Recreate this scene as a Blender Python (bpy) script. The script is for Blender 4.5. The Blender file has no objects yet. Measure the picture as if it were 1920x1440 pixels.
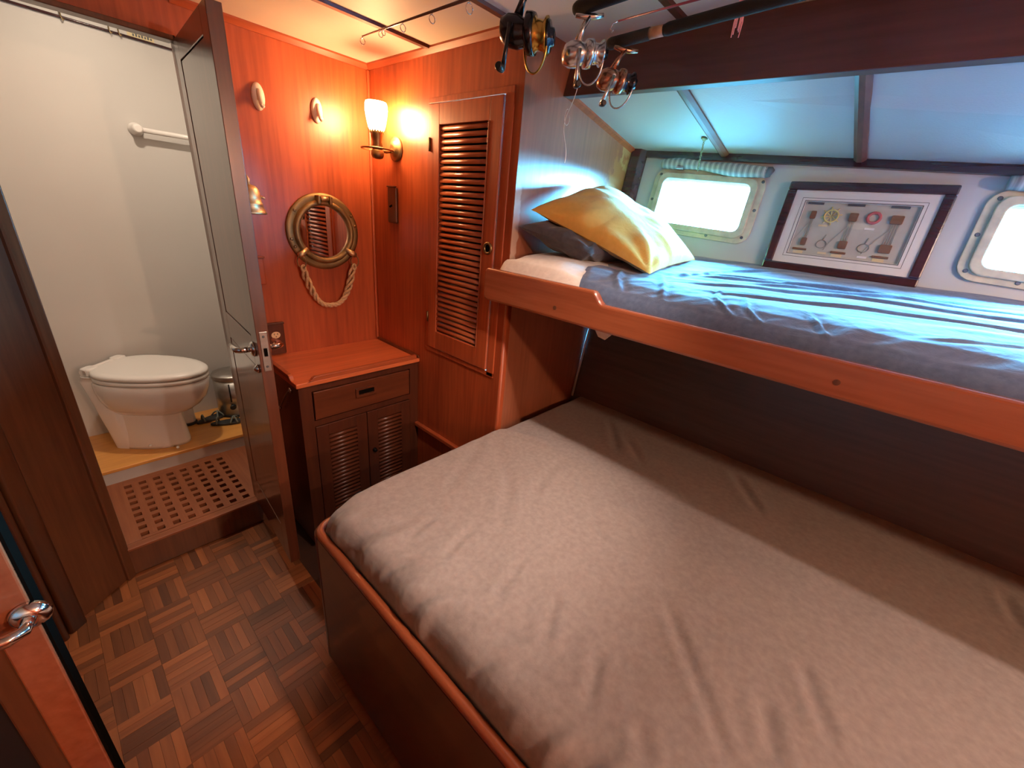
import bpy, math, random
import numpy as np
from mathutils import Vector, Matrix, Euler
random.seed(7)
rng = np.random.default_rng(11)
scene = bpy.context.scene
COL = scene.collection

# ------------------------------------------------------------------ camera, world, exposure
CAM = Vector((-1.0652, -1.8259, 1.4520))
cam_d = bpy.data.cameras.new('camera'); cam = bpy.data.objects.new('camera', cam_d); COL.objects.link(cam)
R_ = Vector((0.67193317, -0.73494271, 0.0914605)); U_ = Vector((0.22748397, 0.32233242, 0.91888675)); F_ = Vector((0.7048098, 0.59662469, -0.38377353))
cam.matrix_world = Matrix(((R_.x, U_.x, -F_.x, CAM.x), (R_.y, U_.y, -F_.y, CAM.y), (R_.z, U_.z, -F_.z, CAM.z), (0, 0, 0, 1)))
cam_d.sensor_fit = 'HORIZONTAL'; cam_d.sensor_width = 36.0; cam_d.lens = 36.0 * 766.19 / 1920.0
cam_d.clip_start = 0.02; cam_d.clip_end = 100
scene.camera = cam
W_ = bpy.data.worlds.new('sky'); scene.world = W_; W_.use_nodes = True
_wt = W_.node_tree; _tc = _wt.nodes.new('ShaderNodeTexCoord'); _sp = _wt.nodes.new('ShaderNodeSeparateXYZ'); _mr = _wt.nodes.new('ShaderNodeMapRange')
_mr.inputs['From Min'].default_value = -0.04; _mr.inputs['From Max'].default_value = 0.04; _mr.inputs['To Min'].default_value = 14.0; _mr.inputs['To Max'].default_value = 500.0   # water below the horizon, sky above
_wt.links.new(_tc.outputs['Generated'], _sp.inputs[0]); _wt.links.new(_sp.outputs['Z'], _mr.inputs['Value']); _wt.links.new(_mr.outputs[0], _wt.nodes['Background'].inputs[1])
_wt.nodes['Background'].inputs[0].default_value = (0.11, 0.57, 1.0, 1)
scene.view_settings.view_transform = 'Standard'; scene.view_settings.look = 'None'
scene.view_settings.exposure = 0.3; scene.view_settings.gamma = 1.0; scene.view_settings.use_curve_mapping = False
scene.cycles.max_bounces = 8; scene.cycles.diffuse_bounces = 5; scene.cycles.glossy_bounces = 4
scene.cycles.use_adaptive_sampling = True; scene.cycles.adaptive_threshold = 0.025
scene.cycles.sample_clamp_indirect = 4.0; scene.cycles.caustics_reflective = False; scene.cycles.caustics_refractive = False
scene.cycles.use_denoising = True

def area_light(name, loc, size, power, color, rot=(0, 0, 0), shape='DISK', portal=False, size_y=None):
    d = bpy.data.lights.new(name, 'AREA'); d.shape = shape; d.size = size
    if size_y: d.size_y = size_y
    d.energy = power; d.color = color
    if portal: d.cycles.is_portal = True
    o = bpy.data.objects.new(name, d); o.location = loc; o.rotation_euler = rot; COL.objects.link(o); return o
HK = 0.05                                        # the hull top falls gently towards the stern
def hull_x(z): return 0.419 + 0.175 * z
HN = Vector((-1, 0, 0.175)).normalized()          # into the cabin
HU = Vector((0.175, 0, 1)).normalized()           # up the hull side
HY = Vector((0, -1, 0))
def hull(y, z, off=0.0): return Vector((hull_x(z), y, z)) + HN * off
WIN = [(-1.196, 1.548), (-2.158, 1.503), (-3.120, 1.455)]          # window centres (y, z); the last is unseen, added for daylight
for i, (wy, wz) in enumerate(WIN):
    rot = Matrix((( -HY.x, HU.x, -HN.x), (-HY.y, HU.y, -HN.y), (-HY.z, HU.z, -HN.z))).to_euler()
    area_light('daylight_portal', hull(wy, wz, -0.05), 0.36, 1, (1, 1, 1), rot, 'RECTANGLE', True, 0.20)
SCONCE = Vector((-0.082, -0.19, 1.735))
LAMPS = [(Vector((-0.33, -2.85, 1.945)), 44.0, (1.0, 0.76, 0.63)), (Vector((-0.56, -3.66, 1.64)), 50.0, (1.0, 0.64, 0.40))]
BERTH_FILL = (Vector((-0.38, -1.62, 1.945)), Vector((-0.36, -0.92, 0.67)), 50.0, (1.0, 0.74, 0.60))  # unseen spot, added to brighten the far end of the lower berth
HEAD_LAMP = (Vector((-0.72, 0.22, 2.18)), 9.0, (1.0, 0.82, 0.64))

# ------------------------------------------------------------------ materials
def nm(name):
    m = bpy.data.materials.new(name); m.use_nodes = True
    nt = m.node_tree; return m, nt, nt.nodes['Principled BSDF']
def N(nt, t, **kw):
    n = nt.nodes.new(t)
    for k, v in kw.items(): setattr(n, k, v)
    return n
def ramp(nt, stops):
    r = N(nt, 'ShaderNodeValToRGB'); e = r.color_ramp.elements
    while len(e) < len(stops): e.new(0.5)
    for i, (p, c) in enumerate(stops): e[i].position = p; e[i].color = (*c, 1)
    return r
def plain(name, col, rough=0.5, metal=0.0, coat=0.0, spec=0.5, noise=0.0, nscale=8, bump=0.0, bscale=60, **kw):
    m, nt, b = nm(name)
    b.inputs['Base Color'].default_value = (*col, 1); b.inputs['Roughness'].default_value = rough
    b.inputs['Metallic'].default_value = metal; b.inputs['Coat Weight'].default_value = coat
    b.inputs['Specular IOR Level'].default_value = spec
    if noise or bump:
        tc = N(nt, 'ShaderNodeTexCoord')
        if noise:
            n = N(nt, 'ShaderNodeTexNoise'); n.inputs['Scale'].default_value = nscale; n.inputs['Detail'].default_value = 4
            nt.links.new(tc.outputs['Object'], n.inputs['Vector'])
            r = ramp(nt, [(0.3, tuple(c * (1 - noise) for c in col)), (0.7, tuple(min(1, c * (1 + noise)) for c in col))])
            nt.links.new(n.outputs['Fac'], r.inputs[0]); nt.links.new(r.outputs[0], b.inputs['Base Color'])
        if bump:
            n = N(nt, 'ShaderNodeTexNoise'); n.inputs['Scale'].default_value = bscale; n.inputs['Detail'].default_value = 3
            nt.links.new(tc.outputs['Object'], n.inputs['Vector'])
            bp = N(nt, 'ShaderNodeBump'); bp.inputs['Strength'].default_value = bump; bp.inputs['Distance'].default_value = 0.002
            nt.links.new(n.outputs['Fac'], bp.inputs['Height']); nt.links.new(bp.outputs[0], b.inputs['Normal'])
    for k, v in kw.items(): b.inputs[k].default_value = v
    return m
def wood(name, light, dark, axis='z', rough=0.3, coat=0.35, fine=70, broad=5.0, spec=0.5, rand=0.0, crough=0.08):
    m, nt, b = nm(name)
    tc = N(nt, 'ShaderNodeTexCoord'); mp = N(nt, 'ShaderNodeMapping')
    s = [1, 1, 1]; s['xyz'.index(axis)] = 0.06
    mp.inputs['Scale'].default_value = s
    vec = tc.outputs['Object']
    if rand:
        oi = N(nt, 'ShaderNodeObjectInfo'); ad = N(nt, 'ShaderNodeVectorMath', operation='ADD')
        cb = N(nt, 'ShaderNodeCombineXYZ'); mu = N(nt, 'ShaderNodeMath', operation='MULTIPLY'); mu.inputs[1].default_value = 37
        nt.links.new(oi.outputs['Random'], mu.inputs[0])
        for k in range(3): nt.links.new(mu.outputs[0], cb.inputs[k])
        nt.links.new(vec, ad.inputs[0]); nt.links.new(cb.outputs[0], ad.inputs[1]); vec = ad.outputs[0]
    nt.links.new(vec, mp.inputs[0])
    n1 = N(nt, 'ShaderNodeTexNoise'); n1.inputs['Scale'].default_value = broad; n1.inputs['Detail'].default_value = 5; n1.inputs['Distortion'].default_value = 0.4
    n2 = N(nt, 'ShaderNodeTexNoise'); n2.inputs['Scale'].default_value = fine; n2.inputs['Detail'].default_value = 4
    for n in (n1, n2): nt.links.new(mp.outputs[0], n.inputs['Vector'])
    mx = N(nt, 'ShaderNodeMath', operation='MULTIPLY_ADD'); mx.inputs[1].default_value = 0.45
    sc = N(nt, 'ShaderNodeMath', operation='MULTIPLY'); sc.inputs[1].default_value = 0.55
    nt.links.new(n1.outputs['Fac'], sc.inputs[0]); nt.links.new(n2.outputs['Fac'], mx.inputs[0]); nt.links.new(sc.outputs[0], mx.inputs[2])
    r = ramp(nt, [(0.36, dark), (0.64, light)]); nt.links.new(mx.outputs[0], r.inputs[0])
    col = r.outputs[0]
    if rand:
        hv = N(nt, 'ShaderNodeHueSaturation'); mr = N(nt, 'ShaderNodeMapRange')
        mr.inputs['To Min'].default_value = 1 - rand; mr.inputs['To Max'].default_value = 1 + rand * 1.25
        nt.links.new(oi.outputs['Random'], mr.inputs['Value']); nt.links.new(mr.outputs[0], hv.inputs['Value'])
        nt.links.new(col, hv.inputs['Color']); col = hv.outputs[0]
    nt.links.new(col, b.inputs['Base Color'])
    b.inputs['Roughness'].default_value = rough; b.inputs['Coat Weight'].default_value = coat; b.inputs['Coat Roughness'].default_value = crough
    b.inputs['Specular IOR Level'].default_value = spec
    bp = N(nt, 'ShaderNodeBump'); bp.inputs['Strength'].default_value = 0.06; bp.inputs['Distance'].default_value = 0.001
    nt.links.new(n2.outputs['Fac'], bp.inputs['Height']); nt.links.new(bp.outputs[0], b.inputs['Normal'])
    return m
MAH_L, MAH_D = (0.50, 0.110, 0.034), (0.27, 0.050, 0.016)
M = {}
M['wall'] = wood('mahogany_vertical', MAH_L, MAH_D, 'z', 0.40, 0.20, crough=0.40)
M['wallx'] = wood('mahogany_x', MAH_L, MAH_D, 'x', 0.40, 0.20, crough=0.40)
M['wally'] = wood('mahogany_y', MAH_L, MAH_D, 'y', 0.40, 0.20, crough=0.40)
M['door'] = wood('varnished_dark_mahogany', (0.17, 0.05, 0.022), (0.09, 0.026, 0.012), 'z', 0.3, 0.6, crough=0.13, spec=0.8)
M['dark'] = wood('dark_mahogany', (0.17, 0.062, 0.026), (0.085, 0.030, 0.014), 'z', 0.35, 0.25)
M['shadedy'] = wood('shaded_mahogany_y', (0.062, 0.017, 0.011), (0.030, 0.009, 0.007), 'y', 0.3, 0.4)  # shade along the berth side is put into this dark tone
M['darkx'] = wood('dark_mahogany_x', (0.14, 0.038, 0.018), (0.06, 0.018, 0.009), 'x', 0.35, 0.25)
M['rail'] = wood('varnished_rail_y', (0.37, 0.108, 0.044), (0.25, 0.062, 0.026), 'y', 0.22, 0.7, crough=0.06)
M['bureau'] = wood('bureau_teak', (0.105, 0.029, 0.012), (0.060, 0.016, 0.008), 'z', 0.38, 0.15)  # darkened wood: shade on the bureau front is put into the colour
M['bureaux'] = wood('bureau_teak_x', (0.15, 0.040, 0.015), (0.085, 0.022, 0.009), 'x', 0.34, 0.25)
M['caprail'] = wood('cap_rail_wood', (0.34, 0.088, 0.030), (0.20, 0.046, 0.016), 'y', 0.32, 0.35, crough=0.2)
M['btop_lit'] = wood('bureau_top_lit_wood', (0.74, 0.185, 0.062), (0.50, 0.110, 0.036), 'x', 0.34, 0.25, crough=0.2)  # sconce glow on the bureau top is put into this brighter wood
M['slat'] = wood('louvre_slat', (0.50, 0.150, 0.050), (0.36, 0.090, 0.030), 'y', 0.33, 0.25, crough=0.2)
M['slatx'] = wood('louvre_slat_x', (0.13, 0.036, 0.014), (0.08, 0.021, 0.009), 'x', 0.35, 0.2)
M['teak'] = wood('golden_teak', (0.78, 0.36, 0.085), (0.62, 0.26, 0.055), 'x', 0.35, 0.2)
M['grate'] = wood('teak_grating', (0.33, 0.105, 0.040), (0.22, 0.062, 0.024), 'x', 0.5, 0.0)
M['grateys'] = wood('teak_grating_y', (0.33, 0.105, 0.040), (0.22, 0.062, 0.024), 'y', 0.5, 0.0)
M['parx'] = wood('parquet_x', (0.25, 0.080, 0.023), (0.15, 0.043, 0.012), 'x', 0.45, 0.1, rand=0.42, crough=0.25)
M['pary'] = wood('parquet_y', (0.25, 0.080, 0.023), (0.15, 0.043, 0.012), 'y', 0.45, 0.1, rand=0.42, crough=0.25)
M['subfloor'] = plain('parquet_bed', (0.05, 0.018, 0.008), 0.6, noise=0.3)
M['header'] = wood('header_mahogany', (0.14, 0.060, 0.052), (0.075, 0.034, 0.031), 'y', 0.45, 0.25, crough=0.35)
M['battenw'] = wood('batten_wood', (0.20, 0.070, 0.045), (0.10, 0.034, 0.024), 'x', 0.45, 0.1)
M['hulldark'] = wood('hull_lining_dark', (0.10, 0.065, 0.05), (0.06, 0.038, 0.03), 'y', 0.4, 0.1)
M['ceil'] = plain('ceiling_vinyl', (0.74, 0.69, 0.60), 0.55, noise=0.05, nscale=3, bump=0.1, bscale=160)
M['slope'] = plain('quilted_vinyl', (0.66, 0.66, 0.63), 0.5, noise=0.04, nscale=2, bump=0.25, bscale=220)
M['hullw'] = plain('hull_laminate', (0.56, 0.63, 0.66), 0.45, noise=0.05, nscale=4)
M['white'] = plain('head_wall_paint', (0.57, 0.545, 0.515), 0.45, noise=0.04, nscale=2)
M['porc'] = plain('porcelain', (0.82, 0.76, 0.72), 0.12, coat=0.6)
M['plastic'] = plain('white_plastic', (0.82, 0.78, 0.74), 0.3)
M['steel'] = plain('brushed_steel', (0.52, 0.50, 0.47), 0.35, 1.0, noise=0.1, nscale=40)
M['chrome'] = plain('chrome', (0.80, 0.78, 0.75), 0.10, 1.0)
M['brass'] = plain('aged_brass', (0.31, 0.22, 0.105), 0.55, 1.0, noise=0.25, nscale=18)
M['brassd'] = plain('dark_brass', (0.26, 0.17, 0.08), 0.4, 1.0, noise=0.25, nscale=25)
M['bellb'] = plain('bell_brass', (0.62, 0.48, 0.28), 0.45, 1.0, noise=0.15, nscale=20)
M['mirror'] = plain('mirror_glass', (0.90, 0.90, 0.90), 0.02, 1.0)
M['black'] = plain('black_plastic', (0.015, 0.015, 0.016), 0.35)
M['foam'] = plain('black_foam_grip', (0.012, 0.013, 0.011), 0.85, bump=0.4, bscale=300)
M['gun'] = plain('black_metal', (0.05, 0.05, 0.055), 0.2, 0.9)
M['gold'] = plain('gold_anodised', (0.70, 0.45, 0.10), 0.25, 1.0)
M['silver'] = plain('silver_reel', (0.70, 0.67, 0.64), 0.24, 1.0, noise=0.15, nscale=90)
M['copper'] = plain('copper_reel', (0.45, 0.22, 0.13), 0.25, 0.9)
M['line'] = plain('nylon_line', (0.85, 0.78, 0.72), 0.3)
M['pink'] = plain('pink_rod', (0.42, 0.07, 0.12), 0.25, coat=0.5)
M['squid'] = plain('pink_rubber', (0.95, 0.40, 0.42), 0.4)
M['blank'] = plain('rod_blank', (0.10, 0.045, 0.03), 0.25, coat=0.5)
M['cork'] = plain('cork', (0.42, 0.27, 0.18), 0.8, noise=0.2, nscale=60)
M['rope'] = plain('manila_rope', (0.62, 0.44, 0.26), 0.85, noise=0.2, nscale=120, bump=0.6, bscale=400)
M['cream'] = plain('cream_enamel', (0.60, 0.58, 0.45), 0.4, noise=0.18, nscale=30, bump=0.2, bscale=90)
M['screw'] = plain('screw_head', (0.14, 0.15, 0.17), 0.5, 0.6)
M['capd'] = plain('roll_end_cap', (0.10, 0.11, 0.14), 0.6)
M['ivory'] = plain('ivory_plastic', (0.78, 0.60, 0.36), 0.4)
M['slot'] = plain('slot_black', (0.006, 0.005, 0.004), 0.95, spec=0.0)
M['frame'] = wood('picture_frame_wood', (0.060, 0.014, 0.018), (0.025, 0.008, 0.011), 'y', 0.25, 0.5)
M['mat'] = plain('mat_board', (0.80, 0.82, 0.82), 0.7)
M['matline'] = plain('mat_line', (0.10, 0.11, 0.12), 0.7)
M['backing'] = plain('knot_board_backing', (0.50, 0.51, 0.46), 0.8, noise=0.08, nscale=20)
M['blockw'] = plain('block_wood', (0.20, 0.085, 0.045), 0.5)
M['cord'] = plain('thin_cord', (0.34, 0.34, 0.31), 0.8)
M['tagc'] = plain('label_card', (0.72, 0.60, 0.36), 0.7)
M['lifered'] = plain('lifebuoy_red', (0.50, 0.10, 0.10), 0.5)
M['wheelg'] = plain('wheel_gold', (0.72, 0.58, 0.22), 0.4)
M['caulk'] = plain('caulk_bead', (0.45, 0.47, 0.50), 0.5)
M['pipe'] = plain('rubber', (0.03, 0.03, 0.03), 0.6)
def fabric(name, col, col2, scale=3.0, weave=350, rough=0.9, sheen=0.3, bump=0.25, fold=0.35):
    m, nt, b = nm(name); tc = N(nt, 'ShaderNodeTexCoord')
    n1 = N(nt, 'ShaderNodeTexNoise'); n1.inputs['Scale'].default_value = 70; n1.inputs['Detail'].default_value = 5
    n2 = N(nt, 'ShaderNodeTexNoise'); n2.inputs['Scale'].default_value = weave; n2.inputs['Detail'].default_value = 2
    n3 = N(nt, 'ShaderNodeTexNoise'); n3.inputs['Scale'].default_value = 22; n3.inputs['Detail'].default_value = 4; n3.inputs['Distortion'].default_value = 1.0
    for n in (n1, n2, n3): nt.links.new(tc.outputs['Object'], n.inputs['Vector'])
    r = ramp(nt, [(0.3, col), (0.7, col2)]); nt.links.new(n1.outputs['Fac'], r.inputs[0]); nt.links.new(r.outputs[0], b.inputs['Base Color'])
    b.inputs['Roughness'].default_value = rough; b.inputs['Sheen Weight'].default_value = sheen; b.inputs['Specular IOR Level'].default_value = 0.2
    bp = N(nt, 'ShaderNodeBump'); bp.inputs['Strength'].default_value = bump; bp.inputs['Distance'].default_value = 0.0008
    b2 = N(nt, 'ShaderNodeBump'); b2.inputs['Strength'].default_value = fold; b2.inputs['Distance'].default_value = 0.004
    nt.links.new(n3.outputs['Fac'], b2.inputs['Height']); nt.links.new(n2.outputs['Fac'], bp.inputs['Height'])
    nt.links.new(b2.outputs[0], bp.inputs['Normal']); nt.links.new(bp.outputs[0], b.inputs['Normal'])
    return m
M['sheet'] = fabric('grey_jersey_sheet', (0.275, 0.243, 0.232), (0.345, 0.308, 0.294), fold=0.25)
M['bsheet'] = fabric('blue_grey_sheet', (0.080, 0.122, 0.215), (0.108, 0.156, 0.265), fold=0.5)
M['wsheet'] = fabric('white_under_sheet', (0.74, 0.68, 0.62), (0.82, 0.76, 0.70))
M['yellow'] = fabric('mustard_pillowcase', (0.80, 0.45, 0.085), (0.86, 0.50, 0.105), fold=0.4)
M['dpillow'] = fabric('charcoal_pillowcase', (0.055, 0.05, 0.055), (0.08, 0.072, 0.075))
# striped blind fabric
m, nt, b = nm('striped_blind'); tc = N(nt, 'ShaderNodeTexCoord'); wv = N(nt, 'ShaderNodeTexWave'); wv.bands_direction = 'Y'
wv.inputs['Scale'].default_value = 16; wv.inputs['Distortion'].default_value = 0.4; nt.links.new(tc.outputs['Object'], wv.inputs['Vector'])
r = ramp(nt, [(0.0, (0.20, 0.21, 0.22)), (0.35, (0.34, 0.35, 0.36)), (0.75, (0.36, 0.37, 0.37)), (1.0, (0.55, 0.56, 0.56))])
nt.links.new(wv.outputs['Fac'], r.inputs[0]); nt.links.new(r.outputs[0], b.inputs['Base Color']); b.inputs['Roughness'].default_value = 0.9; M['blind'] = m
# clear pane: mostly straight-through with a faint gloss
def clear(name, gloss):
    m, nt, b = nm(name); nt.nodes.remove(b); tr = N(nt, 'ShaderNodeBsdfTransparent'); gl = N(nt, 'ShaderNodeBsdfGlossy'); gl.inputs['Roughness'].default_value = 0.03
    mx = N(nt, 'ShaderNodeMixShader'); mx.inputs[0].default_value = gloss
    nt.links.new(tr.outputs[0], mx.inputs[1]); nt.links.new(gl.outputs[0], mx.inputs[2]); nt.links.new(mx.outputs[0], nt.nodes['Material Output'].inputs[0]); return m
M['pane'] = clear('window_glass', 0.06); M['pglass'] = clear('picture_glass', 0.025)
def emit(name, col, s):
    m, nt, b = nm(name); b.inputs['Base Color'].default_value = (*col, 1); b.inputs['Emission Color'].default_value = (*col, 1); b.inputs['Emission Strength'].default_value = s; return m
M['shade'] = emit('lit_glass_shade', (1.0, 0.55, 0.24), 122.0)
M['bulb'] = emit('lit_bulb', (1.0, 0.72, 0.40), 40.0)
M['diff'] = emit('lamp_diffuser', (1.0, 0.75, 0.5), 1.5)
# end wall: mahogany with worn varnish, peeled pale patch by the hull and bare streaks at the outer edge
m = wood('worn_mahogany', (0.42, 0.15, 0.075), (0.27, 0.085, 0.040), 'z', 0.34, 1.0, crough=0.34); nt = m.node_tree; b = nt.nodes['Principled BSDF']
src = b.inputs['Base Color'].links[0].from_socket
geo = N(nt, 'ShaderNodeNewGeometry'); sx = N(nt, 'ShaderNodeSeparateXYZ'); nt.links.new(geo.outputs['Position'], sx.inputs[0])
def gauss(nt, sx, cx, cz, rx, rz):
    a = N(nt, 'ShaderNodeMath', operation='SUBTRACT'); a.inputs[1].default_value = cx; nt.links.new(sx.outputs['X'], a.inputs[0])
    a2 = N(nt, 'ShaderNodeMath', operation='DIVIDE'); a2.inputs[1].default_value = rx; nt.links.new(a.outputs[0], a2.inputs[0])
    c = N(nt, 'ShaderNodeMath', operation='SUBTRACT'); c.inputs[1].default_value = cz; nt.links.new(sx.outputs['Z'], c.inputs[0])
    c2 = N(nt, 'ShaderNodeMath', operation='DIVIDE'); c2.inputs[1].default_value = rz; nt.links.new(c.outputs[0], c2.inputs[0])
    p = N(nt, 'ShaderNodeMath', operation='POWER'); p.inputs[1].default_value = 2; nt.links.new(a2.outputs[0], p.inputs[0])
    q = N(nt, 'ShaderNodeMath', operation='POWER'); q.inputs[1].default_value = 2; nt.links.new(c2.outputs[0], q.inputs[0])
    s = N(nt, 'ShaderNodeMath', operation='ADD'); nt.links.new(p.outputs[0], s.inputs[0]); nt.links.new(q.outputs[0], s.inputs[1]); return s.outputs[0]
nz = N(nt, 'ShaderNodeTexNoise'); nz.inputs['Scale'].default_value = 26; nz.inputs['Detail'].default_value = 6
nt.links.new(geo.outputs['Position'], nz.inputs['Vector'])
cur = src
for (cx, cz, rx, rz, colr) in [(0.665, 1.69, 0.055, 0.075, (0.62, 0.50, 0.22)), (0.63, 1.55, 0.09, 0.16, (0.46, 0.20, 0.07)), (0.012, 1.42, 0.02, 0.14, (0.55, 0.36, 0.26))]:
    g = gauss(nt, sx, cx, cz, rx, rz)
    ad = N(nt, 'ShaderNodeMath', operation='MULTIPLY_ADD'); ad.inputs[1].default_value = 3.0; ad.inputs[2].default_value = -1.5; nt.links.new(nz.outputs['Fac'], ad.inputs[0])
    s2 = N(nt, 'ShaderNodeMath', operation='ADD'); nt.links.new(g, s2.inputs[0]); nt.links.new(ad.outputs[0], s2.inputs[1])
    mr = N(nt, 'ShaderNodeMapRange'); mr.inputs['From Min'].default_value = 0.75; mr.inputs['From Max'].default_value = 1.15; mr.inputs['To Min'].default_value = 1; mr.inputs['To Max'].default_value = 0
    nt.links.new(s2.outputs[0], mr.inputs['Value'])
    mx = N(nt, 'ShaderNodeMixRGB'); nt.links.new(mr.outputs[0], mx.inputs[0]); nt.links.new(cur, mx.inputs[1]); mx.inputs[2].default_value = (*colr, 1); cur = mx.outputs[0]
nt.links.new(cur, b.inputs['Base Color']); M['endwall'] = m

# ------------------------------------------------------------------ mesh helpers
class MB:
    def __init__(s): s.v = []; s.f = []; s.sm = []
    def add(s, vs, fs, smooth=False):
        o = len(s.v); s.v += [Vector(v) for v in vs]; s.f += [tuple(i + o for i in f) for f in fs]; s.sm += [smooth] * len(fs); return s
    def box(s, a, b):
        x0, x1 = sorted((a[0], b[0])); y0, y1 = sorted((a[1], b[1])); z0, z1 = sorted((a[2], b[2]))
        return s.add([(x0, y0, z0), (x1, y0, z0), (x1, y1, z0), (x0, y1, z0), (x0, y0, z1), (x1, y0, z1), (x1, y1, z1), (x0, y1, z1)],
                     [(3, 2, 1, 0), (4, 5, 6, 7), (0, 1, 5, 4), (1, 2, 6, 5), (2, 3, 7, 6), (3, 0, 4, 7)])
    def fbox(s, o, ax, a, b):            # box in a frame: origin o, axes ax (3 vectors), local min a, max b
        o = Vector(o); ax = [Vector(k) for k in ax]; vs = []
        for z in (a[2], b[2]):
            for x, y in ((a[0], a[1]), (b[0], a[1]), (b[0], b[1]), (a[0], b[1])): vs.append(o + ax[0] * x + ax[1] * y + ax[2] * z)
        fs = [(3, 2, 1, 0), (4, 5, 6, 7), (0, 1, 5, 4), (1, 2, 6, 5), (2, 3, 7, 6), (3, 0, 4, 7)]
        if ax[0].cross(ax[1]).dot(ax[2]) < 0: fs = [tuple(reversed(f)) for f in fs]
        return s.add(vs, fs)
    def prism(s, poly, o, ax, d0, d1, smooth=False):   # polygon in ax[0],ax[1], extruded along ax[2]
        o = Vector(o); ax = [Vector(k) for k in ax]; n = len(poly)
        vs = [o + ax[0] * p[0] + ax[1] * p[1] + ax[2] * d for d in (d0, d1) for p in poly]
        fs = [tuple(reversed(range(n))), tuple(range(n, 2 * n))]; sm = [False, False]
        for i in range(n): fs.append((i, (i + 1) % n, n + (i + 1) % n, n + i)); sm.append(smooth)
        k = len(s.v); s.v += vs; s.f += [tuple(i + k for i in f) for f in fs]; s.sm += sm; return s
    def ring(s, outer, inner, o, ax, d0, d1):          # frame: two polygons of equal count, extruded
        o = Vector(o); ax = [Vector(k) for k in ax]; n = len(outer); vs = []
        for d in (d0, d1):
            for poly in (outer, inner): vs += [o + ax[0] * p[0] + ax[1] * p[1] + ax[2] * d for p in poly]
        fs = []
        for i in range(n):
            j = (i + 1) % n
            fs += [(2*n+i, 2*n+j, 3*n+j, 3*n+i), (j, i, n+i, n+j), (i, j, 2*n+j, 2*n+i), (n+j, n+i, 3*n+i, 3*n+j)]
        return s.add(vs, fs)
    def lathe(s, prof, o, ax, n=32, smooth=True, cap=True):   # prof (r, h); axis ax[2]
        o = Vector(o); ax = [Vector(k) for k in ax]; vs = []; fs = []
        for r, h in prof:
            for i in range(n):
                t = 2 * math.pi * i / n; vs.append(o + ax[0] * (r * math.cos(t)) + ax[1] * (r * math.sin(t)) + ax[2] * h)
        for k in range(len(prof) - 1):
            for i in range(n):
                j = (i + 1) % n; fs.append((k * n + i, k * n + j, (k + 1) * n + j, (k + 1) * n + i))
        s.add(vs, fs, smooth)
        if cap:
            m_ = len(s.v) - len(vs)
            if prof[0][0] > 1e-6: s.f.append(tuple(m_ + i for i in reversed(range(n)))); s.sm.append(False)
            if prof[-1][0] > 1e-6: s.f.append(tuple(m_ + (len(prof) - 1) * n + i for i in range(n))); s.sm.append(False)
        return s
    def tube(s, pts, r, n=8, closed=False, cap=True):
        P = [Vector(p) for p in pts]; k = len(P); rr = r if hasattr(r, '__len__') else [r] * k
        T = []
        for i in range(k):
            a = P[(i - 1) % k] if (closed or i > 0) else P[i]; b = P[(i + 1) % k] if (closed or i < k - 1) else P[i]
            t = (b - a); T.append(t.normalized() if t.length > 1e-9 else Vector((0, 0, 1)))
        u = T[0].orthogonal().normalized(); vs = []; fs = []
        for i in range(k):
            u = (u - T[i] * u.dot(T[i])); u = u.normalized() if u.length > 1e-6 else T[i].orthogonal().normalized()
            w = T[i].cross(u)
            for j in range(n):
                a = 2 * math.pi * j / n; vs.append(P[i] + (u * math.cos(a) + w * math.sin(a)) * rr[i])
        for i in range(k if closed else k - 1):
            for j in range(n):
                a, b2 = i * n + j, i * n + (j + 1) % n; c, d = ((i + 1) % k) * n + (j + 1) % n, ((i + 1) % k) * n + j
                fs.append((a, b2, c, d))
        o = len(s.v); s.add(vs, fs, True)
        if cap and not closed:
            s.f.append(tuple(o + j for j in reversed(range(n)))); s.sm.append(False)
            s.f.append(tuple(o + (k - 1) * n + j for j in range(n))); s.sm.append(False)
        return s
    def sphere(s, c, r, n=12, m=8, sc=(1, 1, 1)):
        prof = [(max(1e-5, math.sin(math.pi * i / m)) * r, -math.cos(math.pi * i / m) * r) for i in range(m + 1)]
        return s.lathe(prof, c, ((sc[0], 0, 0), (0, sc[1], 0), (0, 0, sc[2])), n)
    def grid(s, P, smooth=True, flip=False, closed_u=False):     # P[i][j] vectors
        a, b = len(P), len(P[0]); vs = [p for row in P for p in row]; fs = []
        for i in range(a if closed_u else a - 1):
            for j in range(b - 1):
                i2 = (i + 1) % a; f = (i * b + j, i2 * b + j, i2 * b + j + 1, i * b + j + 1); fs.append(f[::-1] if flip else f)
        return s.add(vs, fs, smooth)
    def mesh(s, name, off=Vector((0, 0, 0))):
        me = bpy.data.meshes.new(name); me.from_pydata([tuple(v - off) for v in s.v], [], s.f)
        me.polygons.foreach_set('use_smooth', s.sm); me.update(); return me
WL = {}
def wloc(o): return WL.get(o.name, Vector((0, 0, 0)))
def put(name, data, loc, parent=None):
    o = bpy.data.objects.new(name, data); COL.objects.link(o); loc = Vector(loc); WL[o.name] = loc
    if parent is not None: o.parent = parent; o.location = loc - wloc(parent)
    else: o.location = loc
    return o
def bev(o, w, seg=2):
    if w:
        m = o.modifiers.new('bevel', 'BEVEL'); m.width = w; m.segments = seg; m.limit_method = 'ANGLE'; m.angle_limit = math.radians(40)
        m.harden_normals = False
def part(name, mb, mat, parent=None, bevel=0.0, loc=None, seg=2):
    lo = Vector(loc) if loc is not None else sum(mb.v, Vector()) / len(mb.v)
    me = mb.mesh(name, lo); me.materials.append(M[mat]); o = put(name, me, lo, parent); bev(o, bevel, seg); return o
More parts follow.
